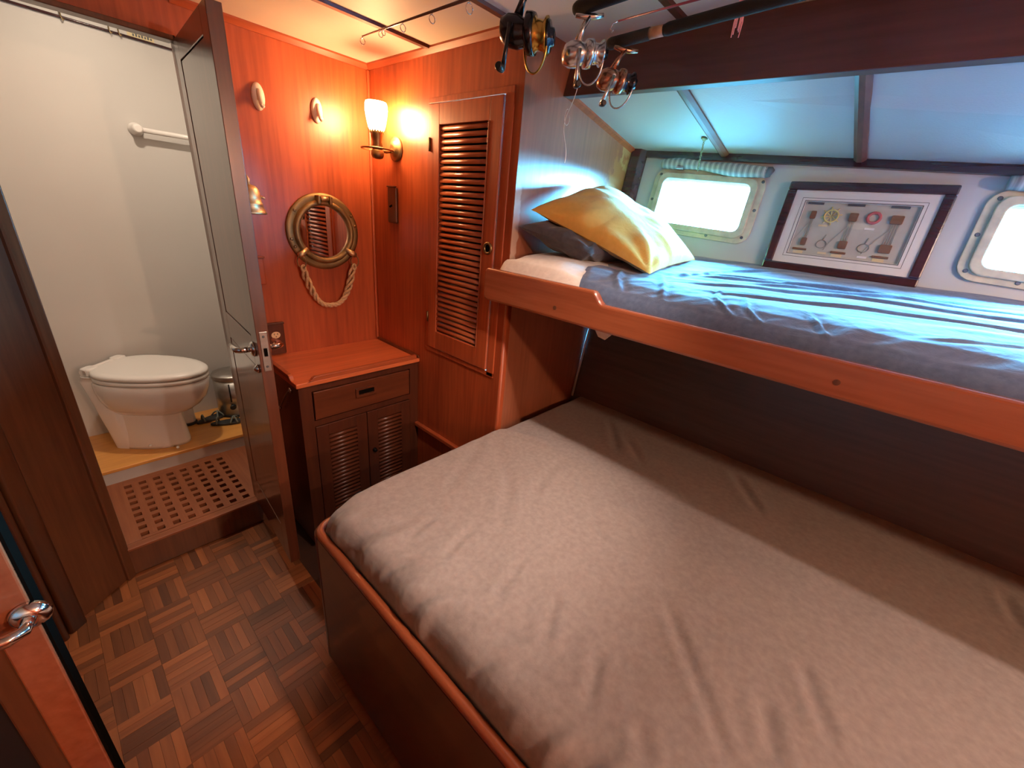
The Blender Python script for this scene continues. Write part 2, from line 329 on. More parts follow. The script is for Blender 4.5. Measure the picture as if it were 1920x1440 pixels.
def thing(name, loc, label, cat, group=None):
    o = put(name, None, loc); o.empty_display_size = 0.05; tag(o, label, cat, group); return o
def tag(o, label=None, cat=None, group=None, kind=None):
    for k, v in (('label', label), ('category', cat), ('group', group), ('kind', kind)):
        if v: o[k] = v
    return o
def struct(name, mb, mat, label=None, bevel=0.0, parent=None):
    o = part(name, mb, mat, parent, bevel); tag(o, label, None, None, 'structure'); return o
X, Y, Z = Vector((1, 0, 0)), Vector((0, 1, 0)), Vector((0, 0, 1))
def rrect(w, h, r, k=5):
    p = []
    for cx, cy, a0 in ((w/2 - r, h/2 - r, 0), (-w/2 + r, h/2 - r, 90), (-w/2 + r, -h/2 + r, 180), (w/2 - r, -h/2 + r, 270)):
        for i in range(k + 1):
            a = math.radians(a0 + 90 * i / k); p.append((cx + r * math.cos(a), cy + r * math.sin(a)))
    return p
def circ(r, n=24, sx=1, sy=1): return [(r * sx * math.cos(2*math.pi*i/n), r * sy * math.sin(2*math.pi*i/n)) for i in range(n)]
def smooth(a, b, x): t = np.clip((x - a) / (b - a), 0, 1); return t * t * (3 - 2 * t)
_tab = rng.random((64, 64))
def vnoise(x, y):
    xi = np.floor(x).astype(int); yi = np.floor(y).astype(int); fx = x - xi; fy = y - yi
    fx = fx * fx * (3 - 2 * fx); fy = fy * fy * (3 - 2 * fy); g = lambda a, b: _tab[a % 64, b % 64]
    return (g(xi, yi) * (1 - fx) + g(xi + 1, yi) * fx) * (1 - fy) + (g(xi, yi + 1) * (1 - fx) + g(xi + 1, yi + 1) * fx) * fy - 0.5
def crease(Xa, Ya, pts, w, amp):
    out = np.zeros_like(Xa)
    L = sum(math.dist(pts[i], pts[i+1]) for i in range(len(pts) - 1)); s0 = 0
    best = np.full(Xa.shape, 1e9); par = np.zeros_like(Xa)
    for i in range(len(pts) - 1):
        a = np.array(pts[i]); b = np.array(pts[i+1]); d = b - a; l = np.hypot(*d)
        t = np.clip(((Xa - a[0]) * d[0] + (Ya - a[1]) * d[1]) / l**2, 0, 1)
        dd = np.hypot(Xa - a[0] - t * d[0], Ya - a[1] - t * d[1]); mk = dd < best
        best = np.where(mk, dd, best); par = np.where(mk, (s0 + t * l) / L, par); s0 += l
    e = np.minimum(1, np.minimum(par, 1 - par) * 5 + 0.15)
    return amp * e * (np.exp(-(best / w)**2) - 0.6 * np.exp(-((best - 1.6 * w) / w)**2))

# ------------------------------------------------------------------ the shell of the cabin
floor = struct('floor', MB().box((-1.62, 0.04, -0.06), (0.80, -3.75, -0.006)), 'subfloor', 'worn mosaic parquet floor of the cabin')
meF = {}
S = 0.122; fw = S / 5
for ax in 'xy':
    mb = MB(); a, b2 = (S / 2 - 0.0003, fw / 2 - 0.0003)
    if ax == 'y': a, b2 = b2, a
    mb.box((-a, -b2, -0.006), (a, b2, 0.0)); meF[ax] = mb.mesh('parquet_strip'); meF[ax].materials.append(M['par' + ax])
cnt = 0
for j in range(12):
    for i in range(6):
        cx = -1.345 + S * (i + 0.5); cy = -0.003 - S * (j + 0.5); ax = 'x' if (i + j) % 2 == 0 else 'y'
        if j >= 10 or (j >= 7 and i == 5): continue
        for k in range(5):
            o = (k - 2) * fw; cnt += 1
            put('parquet_strip', meF[ax], (cx + (o if ax == 'y' else 0), cy + (o if ax == 'x' else 0), 0.0 + random.uniform(-0.0004, 0.0004)), floor)
rest = MB()
for j in range(31):
    for i in range(6):
        cx = -1.345 + S * (i + 0.5); cy = -0.003 - S * (j + 0.5)
        if j < 10 and not (j >= 7 and i == 5): continue
        for k in range(5):
            o = (k - 2) * fw; c = Vector((cx + (o if (i + j) % 2 else 0), cy + (0 if (i + j) % 2 else o), 0)); h = (fw/2 - .0003, S/2 - .0003) if (i + j) % 2 else (S/2 - .0003, fw/2 - .0003)
            rest.box((c.x - h[0], c.y - h[1], -0.006), (c.x + h[0], c.y + h[1], 0))
tag(part('parquet_field', rest, 'parx', floor), kind='stuff')

wb = MB().box((-0.640, 0, 0), (0.85, 0.04, 2.30)).box((-1.15, 0, 1.852), (-0.640, 0.04, 2.30)).box((-1.15, 0.0, 0), (-1.10, 0.04, 1.852))
wall_back = struct('wall_back', wb, 'wall', 'glossy reddish mahogany bulkhead with round brass mirror')
part('cornice', MB().prism([(0, 0), (-0.016, 0), (-0.016, -0.006), (-0.005, -0.02), (0, -0.02)], (-0.64, 0, 1.95), (Y, Z, X), 0, 0.64), 'wallx', wall_back)
part('corner_bead', MB().box((-0.012, -0.012, 0.80), (0.0, 0.0, 1.93)), 'wall', wall_back, 0.004)
wl = MB()
for a, b2 in (((0, 0.04, 0), (0.03, -0.43, 1.96)), ((0, -0.43, 0), (0.03, -0.79, 0.875)), ((0, -0.43, 1.79), (0.03, -0.79, 1.96)), ((0, -0.79, 0), (0.03, -0.8565, 1.96))): wl.box(a, b2)
wall_side = struct('wall_locker', wl, 'wall', 'mahogany locker side facing the passage beside the bunks')
part('cornice', MB().prism([(0, 0), (-0.016, 0), (-0.016, -0.006), (-0.005, -0.02), (0, -0.02)], (0, -0.86, 1.95), (X, Z, Y), 0, 0.86), 'wally', wall_side)
part('wall_cleat', MB().box((-0.02, -0.30, 0.452), (0.0, -0.86, 0.472)), 'wally', wall_side, 0.004)
struct('wall_end', MB().box((0.0005, -0.8587, 0), (0.85, -0.83, 1.96)), 'endwall', 'worn varnished bulkhead at the pillow end of the bunks')
struct('trim_corner', MB().prism(rrect(0.030, 0.022, 0.009, 4), (0.0155, -0.8560, 0.0), (X, Y, Z), 0.04, 1.150, True), 'wall', 'rounded mahogany corner post between locker and bunks')
# hull side
def hslab(mb, y0, y1, z0, z1, o0=-0.03, o1=0.0):
    q = [hull(y, z, o) for o in (o0, o1) for (y, z) in ((y0, z0), (y1, z0), (y1, z1), (y0, z1))]
    return mb.add(q, [(0, 1, 2, 3), (7, 6, 5, 4), (4, 5, 1, 0), (5, 6, 2, 1), (6, 7, 3, 2), (7, 4, 0, 3)])
hw = MB(); (y1c, z1c), (y2c, z2c), (y3c, z3c) = WIN; ow, oh = 0.170, 0.088
hslab(hw, -0.80, y1c + ow, 1.18, 1.80)
hslab(hw, y1c + ow, y1c - ow, 1.18, z1c - oh); hslab(hw, y1c + ow, y1c - ow, z1c + oh, 1.80)
hslab(hw, y1c - ow, y2c + ow, 1.18, 1.80)
hslab(hw, y2c + ow, y2c - ow, 1.18, z2c - oh); hslab(hw, y2c + ow, y2c - ow, z2c + oh, 1.80)
hslab(hw, y2c - ow, y3c + ow, 1.18, 1.80)
hslab(hw, y3c + ow, y3c - ow, 1.18, z3c - oh); hslab(hw, y3c + ow, y3c - ow, z3c + oh, 1.80)
hslab(hw, y3c - ow, -3.75, 1.18, 1.80)
struct('wall_right', hw, 'hullw', 'pale laminate hull side above the upper bunk with two windows')
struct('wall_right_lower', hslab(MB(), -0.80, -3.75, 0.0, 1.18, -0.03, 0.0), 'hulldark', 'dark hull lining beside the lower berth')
bead = MB().tube([hull(-0.868, 0.66, 0.008), hull(-0.868, 1.17, 0.008)], 0.006, 8)
struct('trim_bead', bead, 'caulk', 'thin grey bead in the corner under the upper bunk')
def hs(y): return 1.736 - HK * (-y - 0.86)
tr = MB(); yy = [-0.84, -3.75]
for a, b2, c, d in ((-0.016, 0.012, 0.0, 0.020),):
    q = []
    for y in yy:
        z = hs(y)
        for (dz, of) in ((-0.018, 0.0), (-0.018, 0.014), (0.006, 0.014), (0.006, 0.0)): q.append(hull(y, z + dz, of))
    tr.add(q, [(0, 1, 2, 3), (7, 6, 5, 4), (0, 4, 5, 1), (1, 5, 6, 2), (2, 6, 7, 3), (3, 7, 4, 0)])
struct('trim_hull', tr, 'frame', 'dark trim strip where sloping ceiling meets hull side')
post = MB(); q = []
for z in (1.25, 1.75):
    for (y, of) in ((-0.862, 0.0), (-0.862, 0.03), (-0.905, 0.03), (-0.925, 0.012), (-0.925, 0.0)): q.append(hull(y, z, of))
post.add(q, [(0, 1, 2, 3, 4), (9, 8, 7, 6, 5), (0, 5, 6, 1), (1, 6, 7, 2), (2, 7, 8, 3), (3, 8, 9, 4), (4, 9, 5, 0)])
struct('trim_post', post, 'frame', 'dark red corner post beside the first window', 0.003)
# ceilings
ceil = struct('ceiling', MB().box((-1.62, 0.0, 1.95), (0.24, -3.75, 2.0)), 'ceil', 'cream panelled cabin ceiling with dark battens')
for y in (-0.412, -0.815, -1.225, -1.635, -2.045, -2.455, -2.865): part('batten', MB().prism([(-0.012, 0), (0.012, 0), (0.009, -0.008), (-0.009, -0.008)], (-1.6, y, 1.95), (Y, Z, X), 0, 1.80), 'darkx', ceil)
def sl(x, y):                                   # underside of the sloping ceiling
    t = (x - 0.20) / 0.53; return (1.832 - 0.022 * (-y - 0.86)) * (1 - t) + (hs(y) + 0.004) * t
sc_ = MB(); q = [Vector((x, y, sl(x, y) + dz)) for dz in (0.012, 0.05) for (x, y) in ((0.222, -0.82), (0.78, -0.82), (0.78, -3.75), (0.222, -3.75))]
sc_.add(q, [(0, 1, 2, 3), (7, 6, 5, 4), (4, 5, 1, 0), (5, 6, 2, 1), (6, 7, 3, 2), (7, 4, 0, 3)])
cs = struct('ceiling_sloped', sc_, 'slope', 'pale sloping ceiling panels over the upper bunk')
pb = [-0.862, -1.232, -1.640, -2.05, -2.46, -2.87, -3.28, -3.74]
for k in range(7):
    a, b2 = pb[k] - 0.004, pb[k + 1] + 0.004; mb = MB()
    q = [Vector((x, y, sl(x, y) + dz)) for dz in (0.0, 0.012) for (x, y) in ((0.215, a), (0.76, a), (0.76, b2), (0.215, b2))]
    mb.add(q, [(0, 1, 2, 3), (7, 6, 5, 4), (4, 5, 1, 0), (5, 6, 2, 1), (6, 7, 3, 2), (7, 4, 0, 3)]); part('panel', mb, 'slope', cs)
    if k:
        y = pb[k]; mb = MB(); q = []
        for x in (0.205, 0.735):
            for dy, dz in ((-0.016, 0.0), (0.016, 0.0), (0.016, -0.006), (0.006, -0.013), (-0.006, -0.013), (-0.016, -0.006)): q.append(Vector((x, y + dy, sl(x, y) + dz)))
        mb.add(q, [tuple(range(6)), tuple(range(11, 5, -1))] + [(i, 6 + i, 6 + (i + 1) % 6, (i + 1) % 6) for i in range(6)]); part('batten', mb, 'battenw', cs)
edge = MB(); q = []
for x in (0.205, 0.735):
    for dy, dz in ((0.0, 0.0), (-0.016, 0.0), (-0.016, -0.008), (0.0, -0.016)): q.append(Vector((x, -0.8587 + dy, sl(x, -0.86) + dz)))
edge.add(q, [(0, 1, 2, 3), (7, 6, 5, 4)] + [(i, 4 + i, 4 + (i + 1) % 4, (i + 1) % 4) for i in range(4)]); part('edge_trim', edge, 'wally', cs)
hd = MB(); q = []
for y in (-0.8587, -3.75):
    zb = 1.814 - 0.022 * (-y - 0.86)
    for (x, z) in ((0.188, zb), (0.226, zb), (0.250, 1.95), (0.222, 1.95)): q.append(Vector((x, y, z)))
hd.add(q, [(0, 1, 2, 3), (7, 6, 5, 4), (0, 4, 5, 1), (1, 5, 6, 2), (2, 6, 7, 3), (3, 7, 4, 0)])
hdr = struct('trim_header', hd, 'header', 'deep dark mahogany header above the upper bunk', 0.003)
# left side, behind the viewer
def vwall(name, pts, t, z0, z1, mat, label):
    mb = MB()
    for (a, b2) in zip(pts[:-1], pts[1:]):
        a = Vector((*a, 0)); b2 = Vector((*b2, 0)); d = (b2 - a).normalized(); n = Vector((-d.y, d.x, 0))
        mb.prism([(0, 0), ((b2 - a).length, 0), ((b2 - a).length, t), (0, t)], (a.x, a.y, 0), (d, n, Z), z0, z1)
    return struct(name, mb, mat, label)
dg = vwall('wall_diagonal', [(-1.262, -0.122), (-1.102, 0.0)], 0.04, 0, 1.95, 'dark', 'dark angled panel left of the toilet doorway')  # darker wood stands in for the shade cast on this panel
dd = Vector((0.160, 0.122, 0)).normalized(); dn = Vector((dd.y, -dd.x, 0))
part('door_casing', MB().prism([(0, 0), (0.030, 0), (0.030, 0.010), (0.004, 0.014), (0, 0.010)], Vector((-1.102, 0, 0)) - dd * 0.030, (dd, dn, Z), 0, 1.86), 'dark', dg)
part('end_post', MB().prism(rrect(0.055, 0.036, 0.012, 4), Vector((-1.276, -0.140, 0)) + dn * 0.004, (dd, dn, Z), 0, 1.95, True), 'dark', dg)
part('post_bead', MB().prism(rrect(0.02, 0.05, 0.008, 4), Vector((-1.312, -0.165, 0)) + dn * 0.004, (dd, dn, Z), 0, 1.95, True), 'dark', dg)
vwall('wall_left', [(-1.47, -3.75), (-1.47, -0.19), (-1.262, -0.122)], 0.04, 0, 1.96, 'wall', 'mahogany bulkhead on the entry side')
struct('wall_front', MB().box((-1.62, -3.75, 0), (0.85, -3.79, 2.0)), 'wall', 'mahogany bulkhead behind the viewpoint')
# toilet compartment
struct('wall_head_back', MB().box((-1.45, 0.935, 0), (0.1, 0.97, 2.32)), 'white', 'plain white back wall of the toilet compartment')
struct('wall_head_left', MB().box((-1.45, 0.04, 0), (-1.40, 0.97, 2.32)), 'white', 'white left wall of the toilet compartment')
struct('wall_head_right', MB().box((0.0, 0.04, 0), (0.05, 0.97, 2.32)), 'white', 'white right wall of the toilet compartment')
struct('wall_head_inner', MB().box((-1.45, 0.04, 0), (-1.12, 0.05, 2.30)).box((-0.63, 0.04, 0), (0.0, 0.05, 2.30)).box((-1.12, 0.04, 1.86), (-0.63, 0.05, 2.30)), 'white', 'white inner face of the doorway bulkhead')
struct('ceiling_head', MB().box((-1.45, 0.04, 2.25), (0.05, 0.97, 2.30)), 'white', 'white ceiling of the toilet compartment')
struct('floor_head', MB().box((-1.40, 0.04, -0.05), (0.0, 0.935, 0.03)), 'slot', 'dark shower pan below the teak grating')
pl = struct('floor_platform', MB().box((-1.40, 0.5255, 0.03), (0.0, 0.935, 0.183)), 'white', 'raised toilet platform with white riser')
part('platform_board', MB().box((-1.40, 0.517, 0.183), (0.0, 0.935, 0.2)), 'teak', pl, 0.003)
sill = struct('trim_sill', MB().box((-1.105, -0.004, 0), (-0.60, 0.030, 0.120)), 'dark', 'dark doorway sill below the grating', 0.003)
part('sill_cap', MB().box((-1.105, -0.006, 0.113), (-0.60, 0.030, 0.1235)), 'grate', sill, 0.002)
struct('trim_jamb', MB().box((-1.106, 0.0, 0.12), (-1.094, 0.05, 1.852)).box((-0.643, 0.004, 0.12), (-0.639, 0.05, 1.852)).box((-1.10, 0.0, 1.838), (-0.645, 0.05, 1.853)), 'dark', 'dark lining of the toilet doorway', 0.002)
beadt = struct('trim_head_bead', MB().tube([(-1.40, 0.928, 2.016), (0.0, 0.928, 1.990)], 0.005, 8), 'frame', 'thin brown bead high on the white wall')
for x in (-0.795, -0.655, -0.625): part('bead_hook', MB().tube([(x, 0.922, 2.03 - 0.018 * (x + 1.1)), (x, 0.918, 2.005), (x + 0.004, 0.915, 1.992), (x + 0.008, 0.917, 2.0)], 0.0022, 6), 'brass', beadt)
st = tag(part('faded_sticker', MB().box((-0.595, 0.932, 2.004), (-0.505, 0.9345, 2.043)), 'tagc'), 'faded yellowish sticker above the brown bead in the toilet', 'sticker')
for k in range(7): part('print_mark', MB().box((-0.578 + 0.010 * k, 0.9312, 2.010), (-0.572 + 0.010 * k, 0.9322, 2.010 + 0.008 + 0.003 * (k % 2))), 'matline', st)

# ------------------------------------------------------------------ teak grating
g = thing('teak_grating', (-0.86, 0.28, 0.10), 'square-holed teak floor grating in front of the toilet', 'grating')
z0, z1 = 0.100, 0.123
part('border_bar', MB().box((-1.12, 0.032, z0), (-1.048, 0.5255, z1)), 'grateys', g, 0.0015)
part('border_bar', MB().box((-0.660, 0.032, z0), (-0.500, 0.5255, z1)), 'grateys', g, 0.0015)
part('border_bar', MB().box((-1.048, 0.032, z0), (-0.660, 0.049, z1 - .0003)), 'grate', g)
part('border_bar', MB().box((-1.048, 0.475, z0), (-0.660, 0.5255, z1 - .0003)), 'grate', g)
ml = MB().box((-0.0129, -0.216, -0.0115), (0.0129, 0.216, 0.0115)).mesh('lattice_bar'); ml.materials.append(M['grateys'])
mc = MB().box((-0.195, -0.0125, -0.0115), (0.195, 0.0125, 0.0112)).mesh('cross_bar'); mc.materials.append(M['grate'])
for k in range(7): put('lattice_bar', ml, (-1.035 + 0.02585 + 0.0517 * k, 0.262, 0.1115), g)
for j in range(8): put('cross_bar', mc, (-0.854, 0.087 + 0.05 * j, 0.1115), g)

# ------------------------------------------------------------------ doors
hinge = Vector((-0.647, 0.0, 0)); dv = Vector((-0.035, -0.475, 0)).normalized(); nl = Vector((dv.y, -dv.x, 0)); DW = 0.4785
AX = (dv, nl, Z)
d1 = thing('door_1', (-0.66, -0.23, 0.13), 'open glossy dark mahogany toilet door with chrome lever', 'door'); d1['kind'] = 'structure'
def dpart(n, a, b2, mat='door', bw=0.0015, parent=d1): return part(n, MB().fbox(hinge, AX, a, b2), mat, parent, bw)
T = -0.034
dpart('stile', (0.003, T, 0.13), (0.066, 0, 1.84)); dpart('stile', (0.410, T, 0.13), (DW, 0, 1.84))
dpart('rail', (0.066, T, 1.782), (0.410, 0, 1.84)); dpart('rail', (0.066, T, 0.925), (0.410, 0, 1.022)); dpart('rail', (0.066, T, 0.13), (0.410, 0, 0.27))
dpart('panel', (0.0695, T + .004, 1.0255), (0.4065, -.0015, 1.7785)); dpart('panel', (0.0695, T + .004, 0.2735), (0.4065, -.0015, 0.9215))
dpart('groove_backing', (0.060, T + .006, 0.26), (0.416, T + .010, 1.79), 'slot', 0)
lp = dpart('latch_plate', (DW, T + .005, 0.925), (DW + .002, -.008, 1.052), 'steel', 0.0008)
part('latch_bolt', MB().fbox(hinge, AX, (DW + .0005, T + .011, 0.975), (DW + .006, -.014, 1.0)), 'slot', lp)
for z in (0.94, 1.037): part('screw', MB().lathe([(0.004, 0), (0.003, 0.0012)], hinge + dv * (DW + .002) + nl * (T / 2 - .001) + Z * z, (nl, Z, dv), 10), 'screw', lp)
def lever(parent, o, out, along, sgn=1, L=0.09, r=0.0085, k=1.0):
    rose = part('lever_rose', MB().lathe([(0.024 * k, 0), (0.024 * k, 0.004), (0.020 * k, 0.009), (0.011 * k, 0.012)], o, (along, out.cross(along), out), 24), 'chrome', parent)
    P = [o + out * 0.008, o + out * 0.036 * k, o + out * 0.045 * k + along * 0.010, o + out * 0.047 * k + along * (L * .5) - Z * .002, o + out * 0.045 * k + along * L - Z * .006]
    part('lever_handle', MB().tube(P, [r, r, r * 1.15, r, r * .8], 12), 'chrome', rose); return rose
lever(d1, hinge + dv * 0.425 + Z * 0.985, nl, -dv); lever(d1, hinge + dv * 0.425 + nl * T + Z * 0.985, -nl, -dv)
part('key_escutcheon', MB().lathe([(0.014, 0), (0.014, 0.004), (0.010, 0.008), (0.004, 0.014)], hinge + dv * 0.445 + Z * 0.925, (dv, Z, nl), 18), 'chrome', d1)

E0 = Vector((-1.162, -1.232, 0)); ev = Vector((-0.972, 0.235, 0)).normalized(); en = Vector((ev.y, -ev.x, 0))
if en.dot(CAM - E0) < 0: en = -en
d2 = thing('door_2', (-1.40, -1.15, 0.02), 'orange-brown entry door edge with chrome lever at the lower left', 'door'); d2['kind'] = 'structure'
EX = (ev, en, Z)
def epart(n, a, b2, mat, bw=0.002): return part(n, MB().fbox(E0, EX, a, b2), mat, d2, bw)
epart('stile', (0, -.019, 0.02), (0.034, 0, 1.86), 'rail'); epart('stile', (0.244, -.019, 0.02), (0.29, 0, 1.86), 'rail')
epart('rail', (0.034, -.019, 1.80), (0.244, 0, 1.86), 'rail'); epart('rail', (0.034, -.019, 0.02), (0.244, 0, 0.10), 'rail')
epart('panel', (0.052, -.018, 0.11), (0.232, -.012, 1.79), 'black', 0.0)
part('panel_moulding', MB().fbox(E0, EX, (0.034, -.018, 0.10), (0.060, -.006, 1.80)).fbox(E0, EX, (0.230, -.03, 0.10), (0.244, -.006, 1.80)).fbox(E0, EX, (0.060, -.03, 0.10), (0.230, -.006, 0.114)).fbox(E0, EX, (0.060, -.03, 1.786), (0.230, -.006, 1.80)), 'dark', d2, 0.003)
part('edge_shade', MB().fbox(E0, EX, (-0.003, -.019, 0.02), (0.0, -.003, 1.86)), 'slot', d2)  # unlit door edge drawn as a black strip
lever(d2, E0 + ev * 0.002 + Z * 0.985, en, ev, L=0.10, r=0.0062, k=0.72)

# louvred locker door on the side wall
ld = thing('louvred_locker_door', (0.0, -0.61, 0.87), 'tall louvred mahogany locker door beside the bunks', 'locker door')
LX = (-Y, Z, -X)                                 # u along wall towards the viewer, v up, w out of the wall
def lpart(n, a, b2, mat='wall', bw=0.002, parent=ld): return part(n, MB().fbox((0, 0, 0), LX, a, b2), mat, parent, bw)
lpart('casing', (0.408, 1.785, -.012), (0.826, 1.803, 0.005)); lpart('casing', (0.790, 0.865, -.012), (0.826, 1.785, 0.005)); lpart('casing', (0.408, 0.862, -.012), (0.826, 0.882, 0.005)); lpart('casing', (0.408, 0.882, -.012), (0.424, 1.785, 0.005))
lpart('stile', (0.427, 0.885, -.014), (0.478, 1.782, 0.010)); lpart('stile', (0.731, 0.885, -.014), (0.787, 1.782, 0.010))
lpart('rail', (0.478, 1.717, -.014), (0.731, 1.782, 0.010)); lpart('rail', (0.478, 0.885, -.014), (0.731, 0.961, 0.010))
lpart('louvre_bead', (0.728, 0.961, 0.0), (0.732, 1.717, 0.0125), 'rail', 0.001)
sp = [(-0.010, 0.0090), (0.0, 0.0098), (0.0055, 0.0082), (0.0088, 0.0045), (0.0098, -0.0005), (0.0085, -0.0045), (0.005, -0.0062), (0.0, -0.0050), (-0.010, 0.0005)]
ms = MB().prism(sp, (0, 0, 0), (-X, Z, Y), -0.128, 0.128, True).mesh('slat'); ms.materials.append(M['slat'])
for k in range(36): put('slat', ms, (0.004, -0.6045, 0.9735 + 0.0209 * k), ld)
part('slat_backing', MB().fbox((0, 0, 0), LX, (0.47, 0.95, -.024), (0.74, 1.73, -.018)), 'slot', ld)
lr = part('latch_ring', MB().lathe([(0.021, 0), (0.021, 0.004), (0.017, 0.0065), (0.013, 0.004), (0.012, 0.0)], Vector((-0.010, -0.7615, 1.332)), (Y, Z, -X), 24, cap=False), 'brassd', ld)
part('latch_hole', MB().lathe([(0.0125, 0.0), (0.0125, 0.0008)], Vector((-0.010, -0.7615, 1.332)), (Y, Z, -X), 20), 'slot', lr)
for z in (1.657, 1.016): part('hinge_barrel', MB().tube([(-0.012, -0.4255, z - 0.022), (-0.012, -0.4255, z + 0.022)], 0.004, 8), 'brassd', ld)

# ------------------------------------------------------------------ windows
for i, (wy, wz) in enumerate(WIN):
    o = hull(wy, wz); ax = (HY, (HU - HY * 0).normalized(), HN)
    shx = Vector((0, -1, -HK)).normalized(); ax = (shx, HU, HN)
    w = thing('window_%d' % (i + 1), o, ['first porthole window beside the corner post, by the yellow pillow', 'second porthole window at the right edge, beyond the framed picture', 'third porthole window further aft, unseen, added for more daylight'][i], 'window'); w['kind'] = 'structure'
    part('frame_plate', MB().ring(rrect(0.415, 0.238, 0.045), rrect(0.345, 0.182, 0.03), o, ax, 0.0, 0.010), 'cream', w, 0.002)
    part('inner_frame', MB().ring(rrect(0.372, 0.206, 0.034), rrect(0.326, 0.162, 0.022), o, ax, 0.008, 0.020), 'cream', w, 0.003)
    part('window_reveal', MB().ring(rrect(0.345, 0.182, 0.03), rrect(0.334, 0.170, 0.026), o, ax, -0.034, 0.010), 'cream', w)
    part('window_pane', MB().prism(rrect(0.334, 0.170, 0.026), o, ax, -0.012, -0.008), 'pane', w)
    for (u, v) in ((0.195, 0.095), (0.197, 0.0), (0.185, -0.095), (-0.195, 0.0), (-0.185, -0.095), (-0.185, 0.095), (0.06, -0.106), (-0.08, -0.106)):
        part('screw', MB().lathe([(0.0055, 0), (0.0055, 0.0015), (0.004, 0.0025)], o + shx * u + HU * v + HN * 0.010, (shx, HU, HN), 10), 'screw', w)
    bl = thing('rolled_blind', hull(wy + 0.0, wz + 0.135), ['striped rolled blind above the first window', 'rolled blind above the second window at the right edge', 'rolled blind above the added third window further aft'][i], 'blind', 'rolled window blinds')
    pts = []; rad = []
    for k in range(25):
        t = k / 24; y = wy + 0.185 - 0.385 * t; sag = (0.004 * math.sin(7 * t) - 0.010 * max(0, t - 0.6) / 0.4)
        pts.append(hull(y, wz + 0.128 - HK * (wy - y) * 1.0 * -1 * -1 + sag, 0.022)); rad.append(0.0165 + 0.003 * math.sin(11 * t) + 0.004 * t)
    part('fabric_roll', MB().tube(pts, rad, 14), 'blind', bl)
    e = pts[-1]; part('roll_end', MB().tube([e + Vector((0, .006, 0)), e + Vector((0.004, -.012, 0.002)), e + Vector((0.006, -.016, 0.0))], [0.018, 0.016, 0.010], 12), 'capd', bl)
    part('roll_clip', MB().fbox(pts[5], (shx, HU, HN), (-.014, -.024, 0.0), (.014, -.016, .020)), 'silver', bl, 0.001)
hc = thing('ceiling_hook_chain', (0.605, -1.186, 1.76), 'small brass eye plate with short chain hanging above the first window', 'chain')
zc = sl(0.575, -1.197); pc = Vector((0.575, -1.197, zc))
part('eye_plate', MB().lathe([(0.017, 0), (0.017, -0.003), (0.010, -0.005), (0.006, -0.010)], pc, (X * 1.0, Y * 0.6, Z), 16), 'brass', hc)
a = pc + Vector((0, 0, -0.008)); b_ = hull(-1.165, 1.655, 0.045)
for k in range(15):
    t = (k + .5) / 15; c = a.lerp(b_, t); d = (b_ - a).normalized(); sd = d.orthogonal().normalized()
    if k % 2: sd = d.cross(sd)
    part('chain_link', MB().tube([c + d * (0.0065 * math.cos(q)) + sd * (0.003 * math.sin(q)) for q in [2 * math.pi * i / 8 for i in range(8)]], 0.0009, 5, True), 'brassd', hc)

# ------------------------------------------------------------------ bureau in the corner
b = thing('bureau', (-0.27, -0.17, 0), 'low reddish wooden bureau with drawer and louvred doors below the brass mirror', 'cabinet')
FY = -0.345
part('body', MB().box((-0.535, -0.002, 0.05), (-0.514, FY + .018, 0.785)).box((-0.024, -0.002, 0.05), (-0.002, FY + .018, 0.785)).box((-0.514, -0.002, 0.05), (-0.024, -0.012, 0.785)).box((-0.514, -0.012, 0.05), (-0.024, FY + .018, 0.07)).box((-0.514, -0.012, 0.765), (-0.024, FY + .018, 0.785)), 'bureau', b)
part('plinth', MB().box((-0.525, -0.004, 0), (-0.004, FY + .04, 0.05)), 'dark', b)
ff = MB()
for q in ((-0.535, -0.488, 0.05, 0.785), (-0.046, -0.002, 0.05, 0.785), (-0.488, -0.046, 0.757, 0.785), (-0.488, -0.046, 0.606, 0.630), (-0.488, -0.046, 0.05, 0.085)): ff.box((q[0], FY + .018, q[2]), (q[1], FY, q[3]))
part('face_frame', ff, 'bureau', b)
top = part('top', MB().box((-0.545, -0.001, 0.785), (-0.001, -0.3575, 0.803)), 'btop_lit', b, 0.003)
fr = [(0, 0), (0.012, 0), (0.020, 0.006), (0.026, 0.014), (0.036, 0.018), (0.49, 0.018), (0.49, 0)]
part('fiddle_rail', MB().prism([(q[0], q[1]) for q in fr], (-0.508, -0.3575, 0.802), (X, Z, Y), 0, 0.016), 'wallx', top, 0.002)
fs_ = [(0, 0), (0.012, 0), (0.020, 0.006), (0.026, 0.014), (0.036, 0.018), (0.318, 0.018), (0.318, 0)]
part('fiddle_rail', MB().prism([(q[0], q[1]) for q in fs_], (-0.545, -0.322, 0.802), (Y, Z, X), 0, 0.016), 'wallx', top, 0.002)
part('fiddle_rail', MB().box((-0.010, -0.005, 0.802), (-0.001, -0.3575, 0.815)), 'bureaux', top, 0.002)
dr = part('drawer', MB().box((-0.483, FY + .016, 0.634), (-0.051, FY - .004, 0.753)), 'bureaux', b, 0.003)
part('drawer_pull', MB().ring(rrect(0.095, 0.042, 0.004, 2), rrect(0.070, 0.022, 0.003, 2), (-0.268, FY - .004, 0.706), (X, Z, -Y), 0, 0.007), 'bureaux', dr, 0.001)
part('pull_recess', MB().box((-0.303, FY - .0035, 0.696), (-0.233, FY - .005, 0.716)), 'slot', dr)
mbs = MB().prism([(q[0] * 0.9, q[1] * 0.9) for q in sp], (0, 0, 0), (-Y, Z, -X), -0.061, 0.061, True).mesh('slat'); mbs.materials.append(M['slatx'])
